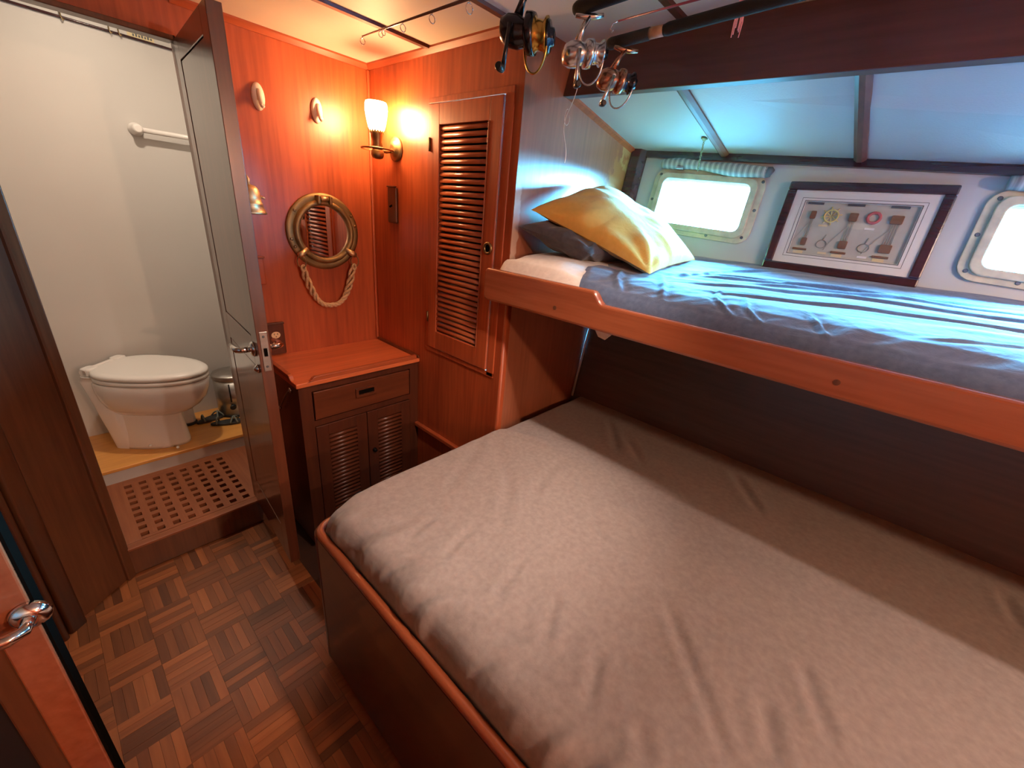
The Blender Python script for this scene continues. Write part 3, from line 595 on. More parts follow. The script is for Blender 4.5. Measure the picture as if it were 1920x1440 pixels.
for (x0, x1) in ((-0.486, -0.269), (-0.266, -0.048)):
    dd_ = put('bureau_door', None, ((x0 + x1) / 2, FY, 0.35), b); dd_.name = 'louvred_door'; WL[dd_.name] = Vector(((x0 + x1) / 2, FY, 0.35))
    for q in ((x0, x0 + .048, 0.09, 0.602), (x1 - .048, x1, 0.09, 0.602)): part('stile', MB().box((q[0], FY + .014, q[2]), (q[1], FY - .003, q[3])), 'bureau', dd_, 0.002)
    for q in ((x0 + .048, x1 - .048, 0.553, 0.602), (x0 + .048, x1 - .048, 0.09, 0.145)): part('rail', MB().box((q[0], FY + .014, q[2]), (q[1], FY - .003, q[3])), 'bureau', dd_, 0.002)
    for k in range(21): put('slat', mbs, ((x0 + x1) / 2, FY + .004, 0.156 + 0.0192 * k), dd_)
    part('slat_backing', MB().box((x0 + .04, FY + .016, 0.13), (x1 - .04, FY + .018, 0.57)), 'slot', dd_)
    if x0 > -0.3: part('latch_knob', MB().lathe([(0.010, 0), (0.010, 0.003), (0.006, 0.006), (0.008, 0.014), (0.004, 0.017)], (x0 + .026, FY - .003, 0.405), (X, Z, -Y), 16), 'gun', dd_)
hk = thing('cabin_hook', (-0.546, -0.21, 0.69), 'small bright metal door hook on the side of the bureau', 'hook')
part('hook_plate', MB().lathe([(0.011, 0), (0.011, 0.003), (0.006, 0.006)], (-0.5352, -0.268, 0.748), (Y, Z, -X), 14), 'chrome', hk)
part('hook_bar', MB().tube([(-0.542, -0.268, 0.748), (-0.545, -0.235, 0.715), (-0.545, -0.195, 0.672), (-0.546, -0.160, 0.634), (-0.550, -0.150, 0.628), (-0.554, -0.152, 0.640)], 0.0028, 8), 'chrome', hk)
part('hook_eye', MB().sphere((-0.546, -0.158, 0.632), 0.0075), 'chrome', hk)

# ------------------------------------------------------------------ brass porthole mirror with rope
mc_ = Vector((-0.236, -0.001, 1.306)); MX = (X, Z, -Y)
mr_ = thing('porthole_mirror', (-0.236, 0, 1.15), 'round brass porthole mirror hanging on the mahogany bulkhead', 'mirror')
part('flange', MB().lathe([(0.118, 0.0), (0.150, 0.0), (0.152, 0.004), (0.150, 0.009), (0.140, 0.011), (0.122, 0.010), (0.118, 0.006)], mc_, MX, 64, cap=False), 'brass', mr_)
part('rim', MB().lathe([(0.104, 0.004), (0.104, 0.020), (0.108, 0.026), (0.118, 0.027), (0.124, 0.022), (0.126, 0.010)], mc_, MX, 64, cap=False), 'brass', mr_)
part('mirror_glass', MB().lathe([(0.106, 0.006), (0.106, 0.009)], mc_, MX, 48), 'mirror', mr_)
for a in (30, 90 + 55, 180 + 12, 205, -35, 12):
    t = math.radians(a); part('bolt', MB().lathe([(0.006, 0.0), (0.006, 0.004), (0.003, 0.006)], mc_ + X * (0.139 * math.cos(t)) + Z * (0.139 * math.sin(t)) - Y * 0.010, MX, 10), 'brassd', mr_)
hg = part('hinge', MB().tube([mc_ + Vector((-0.016, -0.030, 0.130)), mc_ + Vector((0.016, -0.030, 0.130))], 0.009, 12), 'bellb', mr_)
for s in (-1, 1): part('hinge_lug', MB().box((mc_.x + s * .024 - .006, mc_.y - .008, mc_.z + .108), (mc_.x + s * .024 + .006, mc_.y - .042, mc_.z + .142)), 'brassd', hg, 0.004)
ends = []
for s in (-1, 1):
    t = math.radians(-90 + s * 52); c = mc_ + X * (0.138 * math.cos(t)) + Z * (0.138 * math.sin(t))
    dg_ = part('dog_lug', MB().tube([c + Vector((-s * .026, -.020, .018)), c + Vector((0, -.030, 0)), c + Vector((s * .014, -.030, -.006))], [0.010, 0.013, 0.010], 10), 'bellb', mr_)
    rc = c + Vector((s * .006, -.034, -.030))
    part('shackle_ring', MB().tube([rc + X * (0.015 * math.cos(q)) + Z * (0.024 * math.sin(q)) - Y * (0.006 * math.cos(q)) for q in [2 * math.pi * i / 20 for i in range(20)]], 0.0026, 8, True), 'brassd', dg_)
    ends.append(rc + Vector((-s * 0.004, 0, -0.022)))
A_, B_ = ends; path = []
for k in range(61):
    t = k / 60; u = 2 * t - 1; x = A_.x + (B_.x - A_.x) * (0.5 + 0.5 * math.copysign(abs(u) ** 0.8, u)); z = A_.z - 0.168 * (1 - abs(u) ** 2.3)
    path.append(Vector((x, -0.026, z)))
rp = MB()
for s in range(3):
    pp = []
    for k, p in enumerate(path):
        t = k / 60; T_ = (path[min(k + 1, 60)] - path[max(k - 1, 0)]).normalized(); n1 = Vector((0, -1, 0)); n2 = T_.cross(n1)
        fat = 1.0 + 0.9 * smooth(0.32, 0.12, np.array(min(t, 1 - t))).item() * smooth(0.0, 0.04, np.array(min(t, 1 - t))).item()
        a = k * 0.55 + s * 2 * math.pi / 3; pp.append(p + (n1 * math.cos(a) + n2 * math.sin(a)) * 0.0054 * fat)
    rp.tube(pp, 0.0058, 7)
rope = part('rope', rp, 'rope', mr_); rope['label'] = 'pale plaited rope hanging in a loop'
for e in ends: part('rope_eye', MB().tube([e + X * (0.008 * math.cos(q)) + Z * (0.012 * math.sin(q) - .004) for q in [2 * math.pi * i / 14 for i in range(14)]], 0.0042, 7, True), 'rope', rope)

# ------------------------------------------------------------------ wall sconce
s0 = thing('wall_sconce', (0, -0.19, 1.62), 'lit brass lantern sconce on the locker side near the corner', 'lamp')
bp_ = part('back_plate', MB().lathe([(0.045, 0), (0.045, 0.005), (0.038, 0.010), (0.030, 0.011), (0.026, 0.018), (0.012, 0.022)], (0, -0.192, 1.647), (Y, Z, -X), 32), 'brass', s0)
part('arm', MB().tube([(-0.015, -0.192, 1.645), (-0.030, -0.192, 1.634), (-0.045, -0.190, 1.631), (-0.080, -0.190, 1.630)], 0.006, 10), 'brassd', s0)
cx, cy = -0.084, -0.190
part('oil_cup', MB().lathe([(0.010, 1.600), (0.020, 1.604), (0.024, 1.614), (0.024, 1.628), (0.018, 1.633)], (cx, cy, 0), (X, Y, Z), 28), 'brassd', s0)
part('gimbal_ring', MB().lathe([(0.057, 1.631), (0.061, 1.631), (0.063, 1.634), (0.061, 1.637), (0.057, 1.637), (0.057, 1.631)], (cx, cy, 0), (X, Y, Z), 32, cap=False), 'brassd', s0)
part('collar', MB().lathe([(0.017, 1.632), (0.021, 1.642), (0.018, 1.658), (0.023, 1.676), (0.025, 1.692), (0.023, 1.695)], (cx, cy, 0), (X, Y, Z), 28), 'brassd', s0)
gl_ = MB()
for k in range(16):
    a = 2 * math.pi * k / 16; gl_.fbox((cx + .0255 * math.cos(a), cy + .0255 * math.sin(a), 1.688), ((-math.sin(a), math.cos(a), 0), (math.cos(a), math.sin(a), 0), Z), (-.0035, -.001, 0), (.0035, .001, .013))
part('gallery', gl_, 'brass', s0)
sh = part('glass_shade', MB().lathe([(0.025, 1.695), (0.031, 1.708), (0.037, 1.735), (0.0415, 1.765), (0.0405, 1.780), (0.037, 1.790)], (cx, cy, 0), (X, Y, Z), 32, cap=False), 'shade', s0)
part('light_baffle', MB().lathe([(0.0372, 1.789), (0.030, 1.793), (0.0001, 1.795)], (cx, cy, 0), (X, Y, Z), 28, cap=False), 'ivory', s0)  # cap added to hold the lamp's light off the ceiling
part('bulb', MB().sphere((cx, cy, 1.75), 0.024, 16, 10, (1, 1, 1.3)), 'bulb', s0)

# ------------------------------------------------------------------ small things on the bulkheads
def plate(name, o, ax, w, h, label, cat):
    t = thing(name, o, label, cat); part('cover_plate', MB().prism(rrect(w, h, 0.006, 3), o, ax, 0, 0.012), 'bureau', t, 0.003); return t
WX = (Y, Z, -X)
sw = plate('switch_plate', Vector((0, -0.169, 1.437)), (-Y, Z, -X), 0.062, 0.140, 'wooden light switch plate on the locker side below the sconce', 'switch')
part('toggle', MB().tube([(-0.010, -0.169, 1.437), (-0.022, -0.169, 1.430)], 0.004, 8), 'slot', sw)
part('ledge', MB().box((-0.004, -0.140, 1.506), (-0.018, -0.198, 1.512)), 'bureau', sw, 0.002)
ol = plate('power_outlet', Vector((-0.479, 0, 0.873)), (X, Z, -Y), 0.075, 0.130, 'wooden double socket plate with two ivory receptacles above the bureau', 'outlet')
part('ledge', MB().box((-0.517, -0.004, 0.938), (-0.441, -0.020, 0.946)), 'bureau', ol, 0.002)
for z in (0.893, 0.852):
    rcp = part('receptacle', MB().prism(circ(0.0175, 20, 1.0, 0.82), (-0.477, 0, z), (X, Z, -Y), 0.010, 0.0145), 'ivory', ol, 0.001)
    for x in (-.0065, .0065): part('slot', MB().box((-0.477 + x - .001, -.0143, z + .001), (-0.477 + x + .001, -.0150, z + .008)), 'slot', rcp)
    part('earth_hole', MB().prism(circ(0.0022, 8), (-0.477, 0, z - .007), (X, Z, -Y), .0143, .0150), 'slot', rcp)
bx = thing('wooden_holder', (-0.513, 0, 1.10), 'small wooden wall holder half hidden by the toilet door edge', 'holder')
part('holder_body', MB().box((-0.545, -0.002, 1.105), (-0.488, -0.024, 1.205)), 'wall', bx, 0.003); part('holder_cap', MB().box((-0.550, -0.001, 1.205), (-0.484, -0.028, 1.213)), 'rail', bx, 0.002)
for (x, lab) in ((-0.4285, 'white oval coat hook left of the other, near the toilet door'), (-0.2255, 'white oval coat hook right of the other, above the mirror')):
    h = thing('coat_hook', (x, 0, 1.745), lab, 'hook', 'white oval coat hooks')
    prof = [(0.021, 0), (0.021, 0.005), (0.016, 0.011), (0.006, 0.014), (0.0001, 0.0145)]
    part('hook_pad', MB().lathe(prof, (x, -0.0005, 1.745), (X * 1.0, Z * 2.0, -Y), 28), 'plastic', h)
    part('hook_prong', MB().tube([(x, -0.010, 1.765), (x, -0.020, 1.745), (x, -0.030, 1.722), (x, -0.036, 1.714), (x, -0.042, 1.718)], [0.007, 0.008, 0.008, 0.007, 0.005], 10), 'plastic', h)
bl_ = thing('ship_bell', (-0.513, -0.055, 1.36), 'brass ship bell half hidden behind the toilet door', 'bell')
part('bell_body', MB().lathe([(0.004, 1.462), (0.020, 1.458), (0.030, 1.445), (0.033, 1.420), (0.034, 1.405), (0.036, 1.403), (0.037, 1.395), (0.036, 1.392), (0.044, 1.374), (0.047, 1.368), (0.044, 1.365)], (-0.513, -0.055, 0), (X, Y, Z), 32), 'bellb', bl_)
part('bell_bracket', MB().tube([(-0.513, -0.055, 1.458), (-0.513, -0.055, 1.478), (-0.513, -0.035, 1.490), (-0.513, -0.002, 1.470)], 0.005, 8), 'bellb', bl_)
part('clapper_cord', MB().tube([(-0.480, -0.062, 1.425), (-0.470, -0.066, 1.418)], 0.004, 8), 'bellb', bl_)

# ------------------------------------------------------------------ upper bunk
ub = thing('upper_bunk', (-0.05, -1.9, 1.16), 'upper bunk shelf with varnished mahogany leeboard', 'bunk')
zt, zl, zb = 1.278, 1.246, 1.171
prof = [(-0.812, zb + .012), (-0.812, zt - .012), (-0.818, zt - .003), (-0.830, zt)]
for k in range(9):
    t = k / 8; prof.append((-1.238 - 0.040 * t, zl + (zt - zl) * 0.5 * (1 + math.cos(math.pi * t))))
prof += [(-1.6, zl + .001), (-2.05, zl + .004), (-3.70, zl), (-3.70, zb), (-0.830, zb), (-0.818, zb + .004)]
part('leeboard', MB().prism(prof, (0, 0, 0), (Y, Z, -X), 0.044, 0.070), 'rail', ub, 0.008, seg=3)
part('base_panel', MB().box((-0.044, -0.864, 1.172), (0.618, -3.70, 1.192)), 'dark', ub)
part('end_cleat', MB().box((0.03, -0.862, 1.150), (0.60, -0.885, 1.172)), 'dark', ub)
for y in (-1.815, -1.12): part('wood_plug', MB().lathe([(0.006, 0.0), (0.006, 0.0006)], (-0.070, y, 1.205), (Y, Z, -X), 12), 'dark', ub)
xs = np.array([-.043, -.041, -.034, -.02, .03, .08, .20, .35, .50, .60, .66]); zs = np.array([1.215, 1.240, 1.262, 1.276, 1.294, 1.303, 1.315, 1.325, 1.335, 1.348, 1.360])
def utop(Xa, Ya):
    z = np.interp(Xa, xs, zs) + 0.036 * smooth(-1.32, -1.0, Ya) * np.clip(1 - Xa / 0.55, 0, 1) * smooth(-.044, -.02, Xa)
    return z
def ugrid(y0, y1, nu, nv, off, wr, edge=None):
    us = np.concatenate([np.linspace(-.043, -.02, 8), np.linspace(-.012, .655, nu)]); vs = np.linspace(0, 1, nv)
    Xa, V = np.meshgrid(us, vs, indexing='ij')
    ys = y0 + (edge(Xa) if edge is not None else 0 * Xa); Ya = ys + (y1 - ys) * V
    Z_ = utop(Xa, Ya) + off
    if wr: Z_ = Z_ + wr(Xa, Ya)
    Z_ = np.minimum(Z_, 1.372)
    return Xa, Ya, Z_
def tomesh(Xa, Ya, Z_, flip=False):
    return MB().grid([[Vector((Xa[i, j], Ya[i, j], Z_[i, j])) for j in range(Xa.shape[1])] for i in range(Xa.shape[0])], True, flip)
# white mattress end
Xa, Ya, Z_ = ugrid(-0.866, -1.40, 60, 60, 0, lambda x, y: 0.006 * vnoise(x * 14, y * 14), edge=lambda x: 0.040 * smooth(-0.008, -0.022, x))
Z_ -= 0.016 * smooth(-1.15, -1.20, Ya)
d_end = np.abs(Ya - Ya[:, :1]); Z_ -= 0.05 * (1 - smooth(0, 0.05, d_end)) ** 2
mt = tag(part('mattress', tomesh(Xa, Ya, Z_).box((-0.040, -0.87, 1.193), (0.615, -3.69, 1.225)), 'wsheet'), 'upper bunk mattress in a white fitted sheet below the pillows', 'mattress')
def uw(x, y):
    h = 0.004 * vnoise(x * 9 + 3, y * 9) + 0.006 * np.clip(vnoise(x * 34 + y * 8, y * 5 + 9), -.2, .5) * smooth(0.02, 0.15, x)
    flank = smooth(0.16, 0.0, x)
    h += flank * (0.006 * vnoise(x * 8 + y * 16, y * 3 + x * 10) + 0.003 * vnoise(y * 45 + x * 50, x * 20))
    for p, w, a in (([(-.03, -1.42), (.10, -1.36), (.22, -1.30)], .010, .007), ([(-.035, -1.60), (.05, -1.52), (.16, -1.50)], .008, .007), ([(-.035, -1.66), (.03, -1.60), (.12, -1.57)], .008, .006), ([(-.035, -1.78), (.06, -1.72)], .008, .006),
                    ([(-.03, -1.30), (.05, -1.24), (.16, -1.20)], .012, .008), ([(.15, -1.35), (.35, -1.75), (.42, -2.2)], .012, .010), ([(.25, -1.32), (.42, -1.6), (.55, -1.95)], .012, .011), ([(.10, -1.45), (.25, -1.9), (.30, -2.3)], .012, .009),
                    ([(.20, -1.33), (.50, -1.42), (.62, -1.55)], .012, .009), ([(.30, -1.5), (.47, -1.85), (.5, -2.3)], .010, .010), ([(.05, -1.9), (.2, -2.2)], .01, .006), ([(.36, -1.36), (.46, -1.7), (.56, -2.1)], .010, .010)):
        h += crease(x, y, p, w * .8, a * .55)
    return h
Xa, Ya, Z_ = ugrid(-1.155, -3.69, 130, 400, 0.0045, uw, edge=lambda x: 0.02 * np.sin(x * 22) + 0.04 * smooth(0, .2, x))
Z_ -= 0.0045 * (1 - smooth(0, 0.02, np.abs(Ya - Ya[:, :1])))
tag(part('bed_sheet', tomesh(Xa, Ya, Z_), 'bsheet'), 'rumpled blue-grey sheet on the upper bunk under the windows', 'sheet')
tag(part('sheet_corner', MB().add([(-0.040, -1.245, 1.171), (0.0, -1.30, 1.171), (-0.036, -1.30, 1.171), (-0.034, -1.283, 1.143), (-0.038, -1.262, 1.148)], [(0, 2, 3, 4), (0, 1, 2), (1, 3, 2)]), 'wsheet'), 'small corner of cloth poking out under the leeboard', 'cloth')
def cushion(c, t, n=48, pinch=0.06, wr=0.006, up=None, seed=0, bul=(1.0, 1.0)):
    c = [Vector(k) for k in c]; nrm = ((c[1] - c[0]).cross(c[3] - c[0])).normalized()
    if nrm.dot(up) < 0: nrm = -nrm
    ce = sum(c, Vector()) / 4; lay = []
    for side in (1, -1):
        P = []
        for i in range(n + 1):
            row = []
            for j in range(n + 1):
                u, v = i / n, j / n; p = c[0].lerp(c[1], u).lerp(c[3].lerp(c[2], u), v)
                su, sv = math.sin(math.pi * u), math.sin(math.pi * v); h = (su * sv) ** 0.42 if su * sv > 1e-9 else 0
                pin = pinch * (1 - (abs(2 * u - 1) if abs(2*v-1) > abs(2*u-1) else abs(2 * v - 1)) ** 2) * max(abs(2 * u - 1), abs(2 * v - 1)) ** 4
                p = p.lerp(ce, pin)
                w = 0.0
                if wr:
                    e = max(abs(2 * u - 1), abs(2 * v - 1))
                    ang = math.atan2(v - .5, u - .5); rc_ = math.hypot(u, 1 - v); aa = math.atan2(u, 1 - v + 1e-6)
                    w = wr * 1.6 * math.exp(-(rc_ / .33) ** 2) * math.sin(aa * 9 + 2 * rc_) * h + wr * float(vnoise(np.array(u * 6 + seed), np.array(v * 6 + seed))) * h * 2 + wr * 1.3 * float(vnoise(np.array(ang * 6 + seed), np.array(e * 2 + seed))) * e ** 2 * h
                row.append(p + nrm * (side * t * h * (bul[0] if side > 0 else bul[1]) + w))
            P.append(row)
        lay.append(P)
    return MB().grid(lay[0], True, False).grid(lay[1], True, True)
yp = cushion([(0.045, -0.893, 1.469), (0.425, -0.925, 1.578), (0.600, -1.262, 1.352), (0.155, -1.290, 1.322)], 0.072, 64, 0.05, 0.012, Vector((-0.3, -0.5, 0.8)), 3, (1.15, 0.5))
tag(part('pillow', yp, 'yellow'), 'mustard yellow pillow propped on the dark pillow of the upper bunk', 'pillow')
dp = cushion([(0.004, -0.882, 1.415), (0.45, -0.90, 1.46), (0.47, -1.17, 1.375), (0.065, -1.13, 1.360)], 0.062, 40, 0.05, 0.012, Vector((-0.3, -0.5, 0.8)), 8, (0.7, 1.1))
tag(part('pillow', dp, 'dpillow'), 'charcoal pillow crushed beneath the yellow pillow', 'pillow')

# ------------------------------------------------------------------ lower berth
lb = thing('lower_berth', (-0.4, -1.9, 0), 'wide lower berth base with mahogany side board and rounded rail', 'bed base')
part('side_board', MB().box((-0.722, -0.872, 0.052), (-0.700, -3.70, 0.560)), 'shadedy', lb, 0.003)
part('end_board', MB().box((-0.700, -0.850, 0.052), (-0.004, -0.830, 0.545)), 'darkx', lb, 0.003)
part('corner_block', MB().prism([(-0.722, -0.872), (-0.7215, -0.858), (-0.714, -0.842), (-0.700, -0.831), (-0.690, -0.830), (-0.690, -0.872)][::-1], (0, 0, 0), (X, Y, Z), 0.052, 0.560, True), 'shadedy', lb)
part('toe_kick', MB().box((-0.655, -0.90, 0.0), (-0.640, -3.70, 0.052)).box((-0.655, -0.90, 0.0), (-0.01, -0.885, 0.052)), 'slot', lb)
arc = [(-0.711 + 0.045 * (1 - math.cos(a)), -0.885 + 0.045 * math.sin(a)) for a in [math.pi / 2 * i / 8 for i in range(9)]]
pth = [(-0.711, -3.70, 0.566), (-0.711, -1.6, 0.566), (-0.711, -1.1, 0.566)] + [(x, y, 0.566) for x, y in arc] + [(-0.35, -0.840, 0.560), (-0.006, -0.840, 0.556)]
part('cap_rail', MB().tube(pth, 0.012, 14), 'caprail', lb)
part('bed_platform', MB().box((-0.69, -0.88, 0.30), (0.46, -3.68, 0.32)), 'dark', lb)
cx_ = np.array([-.692, -.695, -.696, -.694, -.688, -.679, -.664, -.643, -.610]); cz_ = np.array([.550, .572, .592, .612, .632, .649, .661, .668, .670])
nflank = 26; tt = np.linspace(0, 1, nflank); fx = np.interp(tt * 8, np.arange(9), cx_); fz = np.interp(tt * 8, np.arange(9), cz_)
xt = np.concatenate([fx, np.linspace(-.60, .535, 150)]); ztp = np.concatenate([fz, np.full(150, .670)])
ny = 380; v = np.linspace(0, 1, ny); yv = -0.852 - 2.82 * v ** 1.3
Xa, Ya = np.meshgrid(xt, yv, indexing='ij'); Z_ = np.repeat(ztp[:, None], ny, 1)
side = smooth(-0.60, -0.67, Xa)                               # 1 on the flank
Z_ += 0.006 * vnoise(Xa * 3, Ya * 3) + 0.0035 * vnoise(Xa * 11 + 5, Ya * 11) + 0.004 * np.sin((Xa + .6) / 1.1 * math.pi) * smooth(-.6, -.5, Xa)
fold = vnoise(Ya * 19 + Xa * 9, Xa * 6) + 0.7 * vnoise(Ya * 41 + 3 + Xa * 20, Xa * 9)
Xa = Xa - side * 0.016 * fold * smooth(.556, .60, Z_)
Z_ += side * 0.012 * fold * smooth(.575, .62, Z_) + 0.009 * np.exp(-((Xa + .61) / .05) ** 2) * vnoise(Ya * 24 + Xa * 12, Xa * 8 + 2)
CR = [([(-0.277, -1.68), (-0.4, -1.792), (-0.51, -1.891)], .011, .0075), ([(-0.354, -1.903), (-0.448, -1.944)], .012, .008), ([(-0.216, -1.942), (-0.352, -2.01)], .011, .007), ([(-0.556, -1.751), (-0.606, -1.794)], .011, .006),
      ([(-0.03, -0.89), (-0.06, -0.99)], .010, .006), ([(-0.02, -0.90), (0.02, -1.03), (0.05, -1.15)], .012, .004), ([(0.027, -1.176), (-0.161, -1.215), (-0.245, -1.259)], .013, .0045), ([(0.007, -1.257), (-0.129, -1.392), (-0.25, -1.508)], .014, .005),
      ([(0.428, -1.13), (0.202, -1.293)], .013, .006), ([(0.343, -1.263), (0.209, -1.388)], .013, .006), ([(0.43, -1.637), (0.242, -1.766)], .014, .007), ([(0.406, -2.3), (0.273, -2.314)], .012, .007), ([(-0.202, -1.129), (-0.411, -1.286)], .014, .0045),
      ([(-0.06, -0.90), (-0.20, -1.10), (-0.32, -1.22)], .016, .0045), ([(-0.08, -0.88), (-0.25, -0.98), (-0.42, -1.06)], .016, .004), ([(0.10, -1.30), (-0.06, -1.50), (-0.16, -1.62)], .014, .004), ([(-0.45, -1.50), (-0.58, -1.56)], .010, .006), ([(-0.43, -1.38), (-0.57, -1.42)], .010, .005), ([(-0.46, -1.22), (-0.58, -1.25)], .010, .005), ([(-0.5, -1.12), (-0.6, -1.14)], .009, .005), ([(-0.50, -1.64), (-0.60, -1.68)], .010, .006)]
for p, w, a in CR: Z_ -= crease(Xa, Ya, p, w * 1.25, a * 0.7)
dist = np.abs(Ya + 0.852); dropx = np.where(Xa > -0.02, 0.05, 0.08)
Z_ -= dropx * (1 - smooth(0, 0.055, dist)) ** 2.2; Ya = Ya - 0.022 * smooth(-0.03, 0.02, Xa) * (1 - smooth(0, .3, dist))
Z_ -= 0.03 * np.exp(-((Xa + .67) / .06) ** 2 - ((Ya + .86) / .07) ** 2)
mb = tomesh(Xa, Ya, Z_).box((-0.68, -0.885, 0.321), (0.455, -3.67, 0.56))
tag(part('mattress', mb, 'sheet'), 'wide lower mattress in a wrinkled taupe-grey fitted sheet', 'mattress')

# ------------------------------------------------------------------ framed knot board leaning on the hull
PW, PH = 0.412, 0.282
po = hull(-1.684, 1.4945, 0.006); PX = (HY, HU, HN)
pic = thing('framed_knot_board', hull(-1.684, 1.36, 0.01), 'dark framed display of model blocks, wheel and lifebuoy between the windows', 'picture')
def rect(w, h): return [(w/2, h/2), (-w/2, h/2), (-w/2, -h/2), (w/2, -h/2)]
fwid = 0.026
for (u0, u1, v0, v1) in ((-PW/2, PW/2, PH/2 - fwid, PH/2), (-PW/2, PW/2, -PH/2, -PH/2 + fwid), (-PW/2, -PW/2 + fwid, -PH/2 + fwid, PH/2 - fwid), (PW/2 - fwid, PW/2, -PH/2 + fwid, PH/2 - fwid)):
    part('frame_rail', MB().fbox(po, PX, (u0, v0, 0), (u1, v1, 0.018)), 'frame', pic, 0.004)
iw, ih = PW - 2 * fwid, PH - 2 * fwid
part('mat_board', MB().ring(rect(iw, ih), rect(iw - .072, ih - .066), po, PX, 0.004, 0.011), 'mat', pic)
part('mat_line', MB().ring(rect(iw - .048, ih - .044), rect(iw - .0445 - .006, ih - .0405 - .006), po, PX, 0.010, 0.0113), 'matline', pic)
part('inner_line', MB().ring(rect(iw - .066, ih - .060), rect(iw - .070, ih - .064), po, PX, 0.0105, 0.0114), 'matline', pic)
part('backing_board', MB().fbox(po, PX, (-iw/2, -ih/2, 0.001), (iw/2, ih/2, 0.003)), 'backing', pic)
def pp(u, v, w=0.004): return po + HY * u + HU * v + HN * w
BW, BH = iw - .072, ih - .066
for k, (u, nb) in enumerate(((-0.115, 1), (-0.008, 2), (0.098, 3))):
    part('name_bar', MB().fbox(pp(u, BH/2 - .004), PX, (-.022, -.003, 0), (.022, .003, .003)), 'screw', pic)
    for e in (1, -1):
        blk = part('pulley_block', MB().prism(rrect(0.008 + 0.007 * nb, 0.024, 0.003, 3), pp(u + 0.004, e * 0.042), PX, 0.0, 0.007), 'blockw', pic, 0.001)
        for q in range(nb): part('sheave', MB().prism(circ(0.0034, 10), pp(u + 0.004 + (q - (nb - 1) / 2) * .0068, e * 0.042, 0.007), PX, 0, 0.0012), 'tagc', blk)
    for q in range(nb + 1): part('tackle_cord', MB().tube([pp(u + 0.004 + (q - nb / 2) * .0062, 0.034, .006), pp(u + 0.004 + (q - nb / 2) * .0056, -0.034, .006)], 0.0010, 5), 'cord', pic)
    if nb: part('tackle_cord', MB().tube([pp(u, 0.018, .006), pp(u - 0.022 - .006 * nb, -0.04, .006), pp(u - 0.030 - .006 * nb, -0.062, .005)], 0.0007, 5), 'cord', pic)
    part('cleat_bar', MB().fbox(pp(u, -0.0665), PX, (-.020, -.003, 0), (.020, .003, .005)), 'blockw', pic, 0.001)
    part('name_card', MB().fbox(pp(u - .002, -0.0755), PX, (-.014, -.0045, 0), (.014, .0045, .0008)), 'tagc', pic)
wc = pp(-0.062, 0.042, .006); whl = part('ships_wheel', MB().tube([wc + HY * (0.0185 * math.cos(q)) + HU * (0.0185 * math.sin(q)) for q in [2*math.pi*i/24 for i in range(24)]], 0.0024, 6, True), 'wheelg', pic)
for k in range(8):
    q = 2 * math.pi * k / 8 + .2; d = HY * math.cos(q) + HU * math.sin(q); part('wheel_spoke', MB().tube([wc + d * .002, wc + d * .02, wc + d * .028], [.0012, .0012, .0018], 6), 'wheelg', whl)
lc = pp(0.046, 0.044, .006); part('lifebuoy', MB().tube([lc + HY * (0.0150 * math.cos(q)) + HU * (0.0150 * math.sin(q)) for q in [2*math.pi*i/24 for i in range(24)]], 0.0042, 8, True), 'lifered', pic)
for u in (-0.060, 0.050):
    rc = pp(u, -0.045, .005); part('hoop', MB().tube([rc + HY * (0.014 * math.cos(q)) + HU * (0.012 * math.sin(q)) for q in [2*math.pi*i/20 for i in range(20)]], 0.0011, 5, True), 'cord', pic)
    part('hoop_shank', MB().tube([rc + HU * .012, rc + HU * .030 + HY * .004], 0.0016, 6), 'cord', pic)
for u in (-0.075, 0.046, -0.05, 0.055): part('name_card', MB().fbox(pp(u, 0.012 if u in (-0.075, 0.046) else -0.072), PX, (-.012, -.003, 0), (.012, .003, .0008)), 'mat' if u > 0 else 'tagc', pic)
part('picture_pane', MB().fbox(po, PX, (-iw/2, -ih/2, 0.0135), (iw/2, ih/2, 0.0145)), 'pglass', pic)

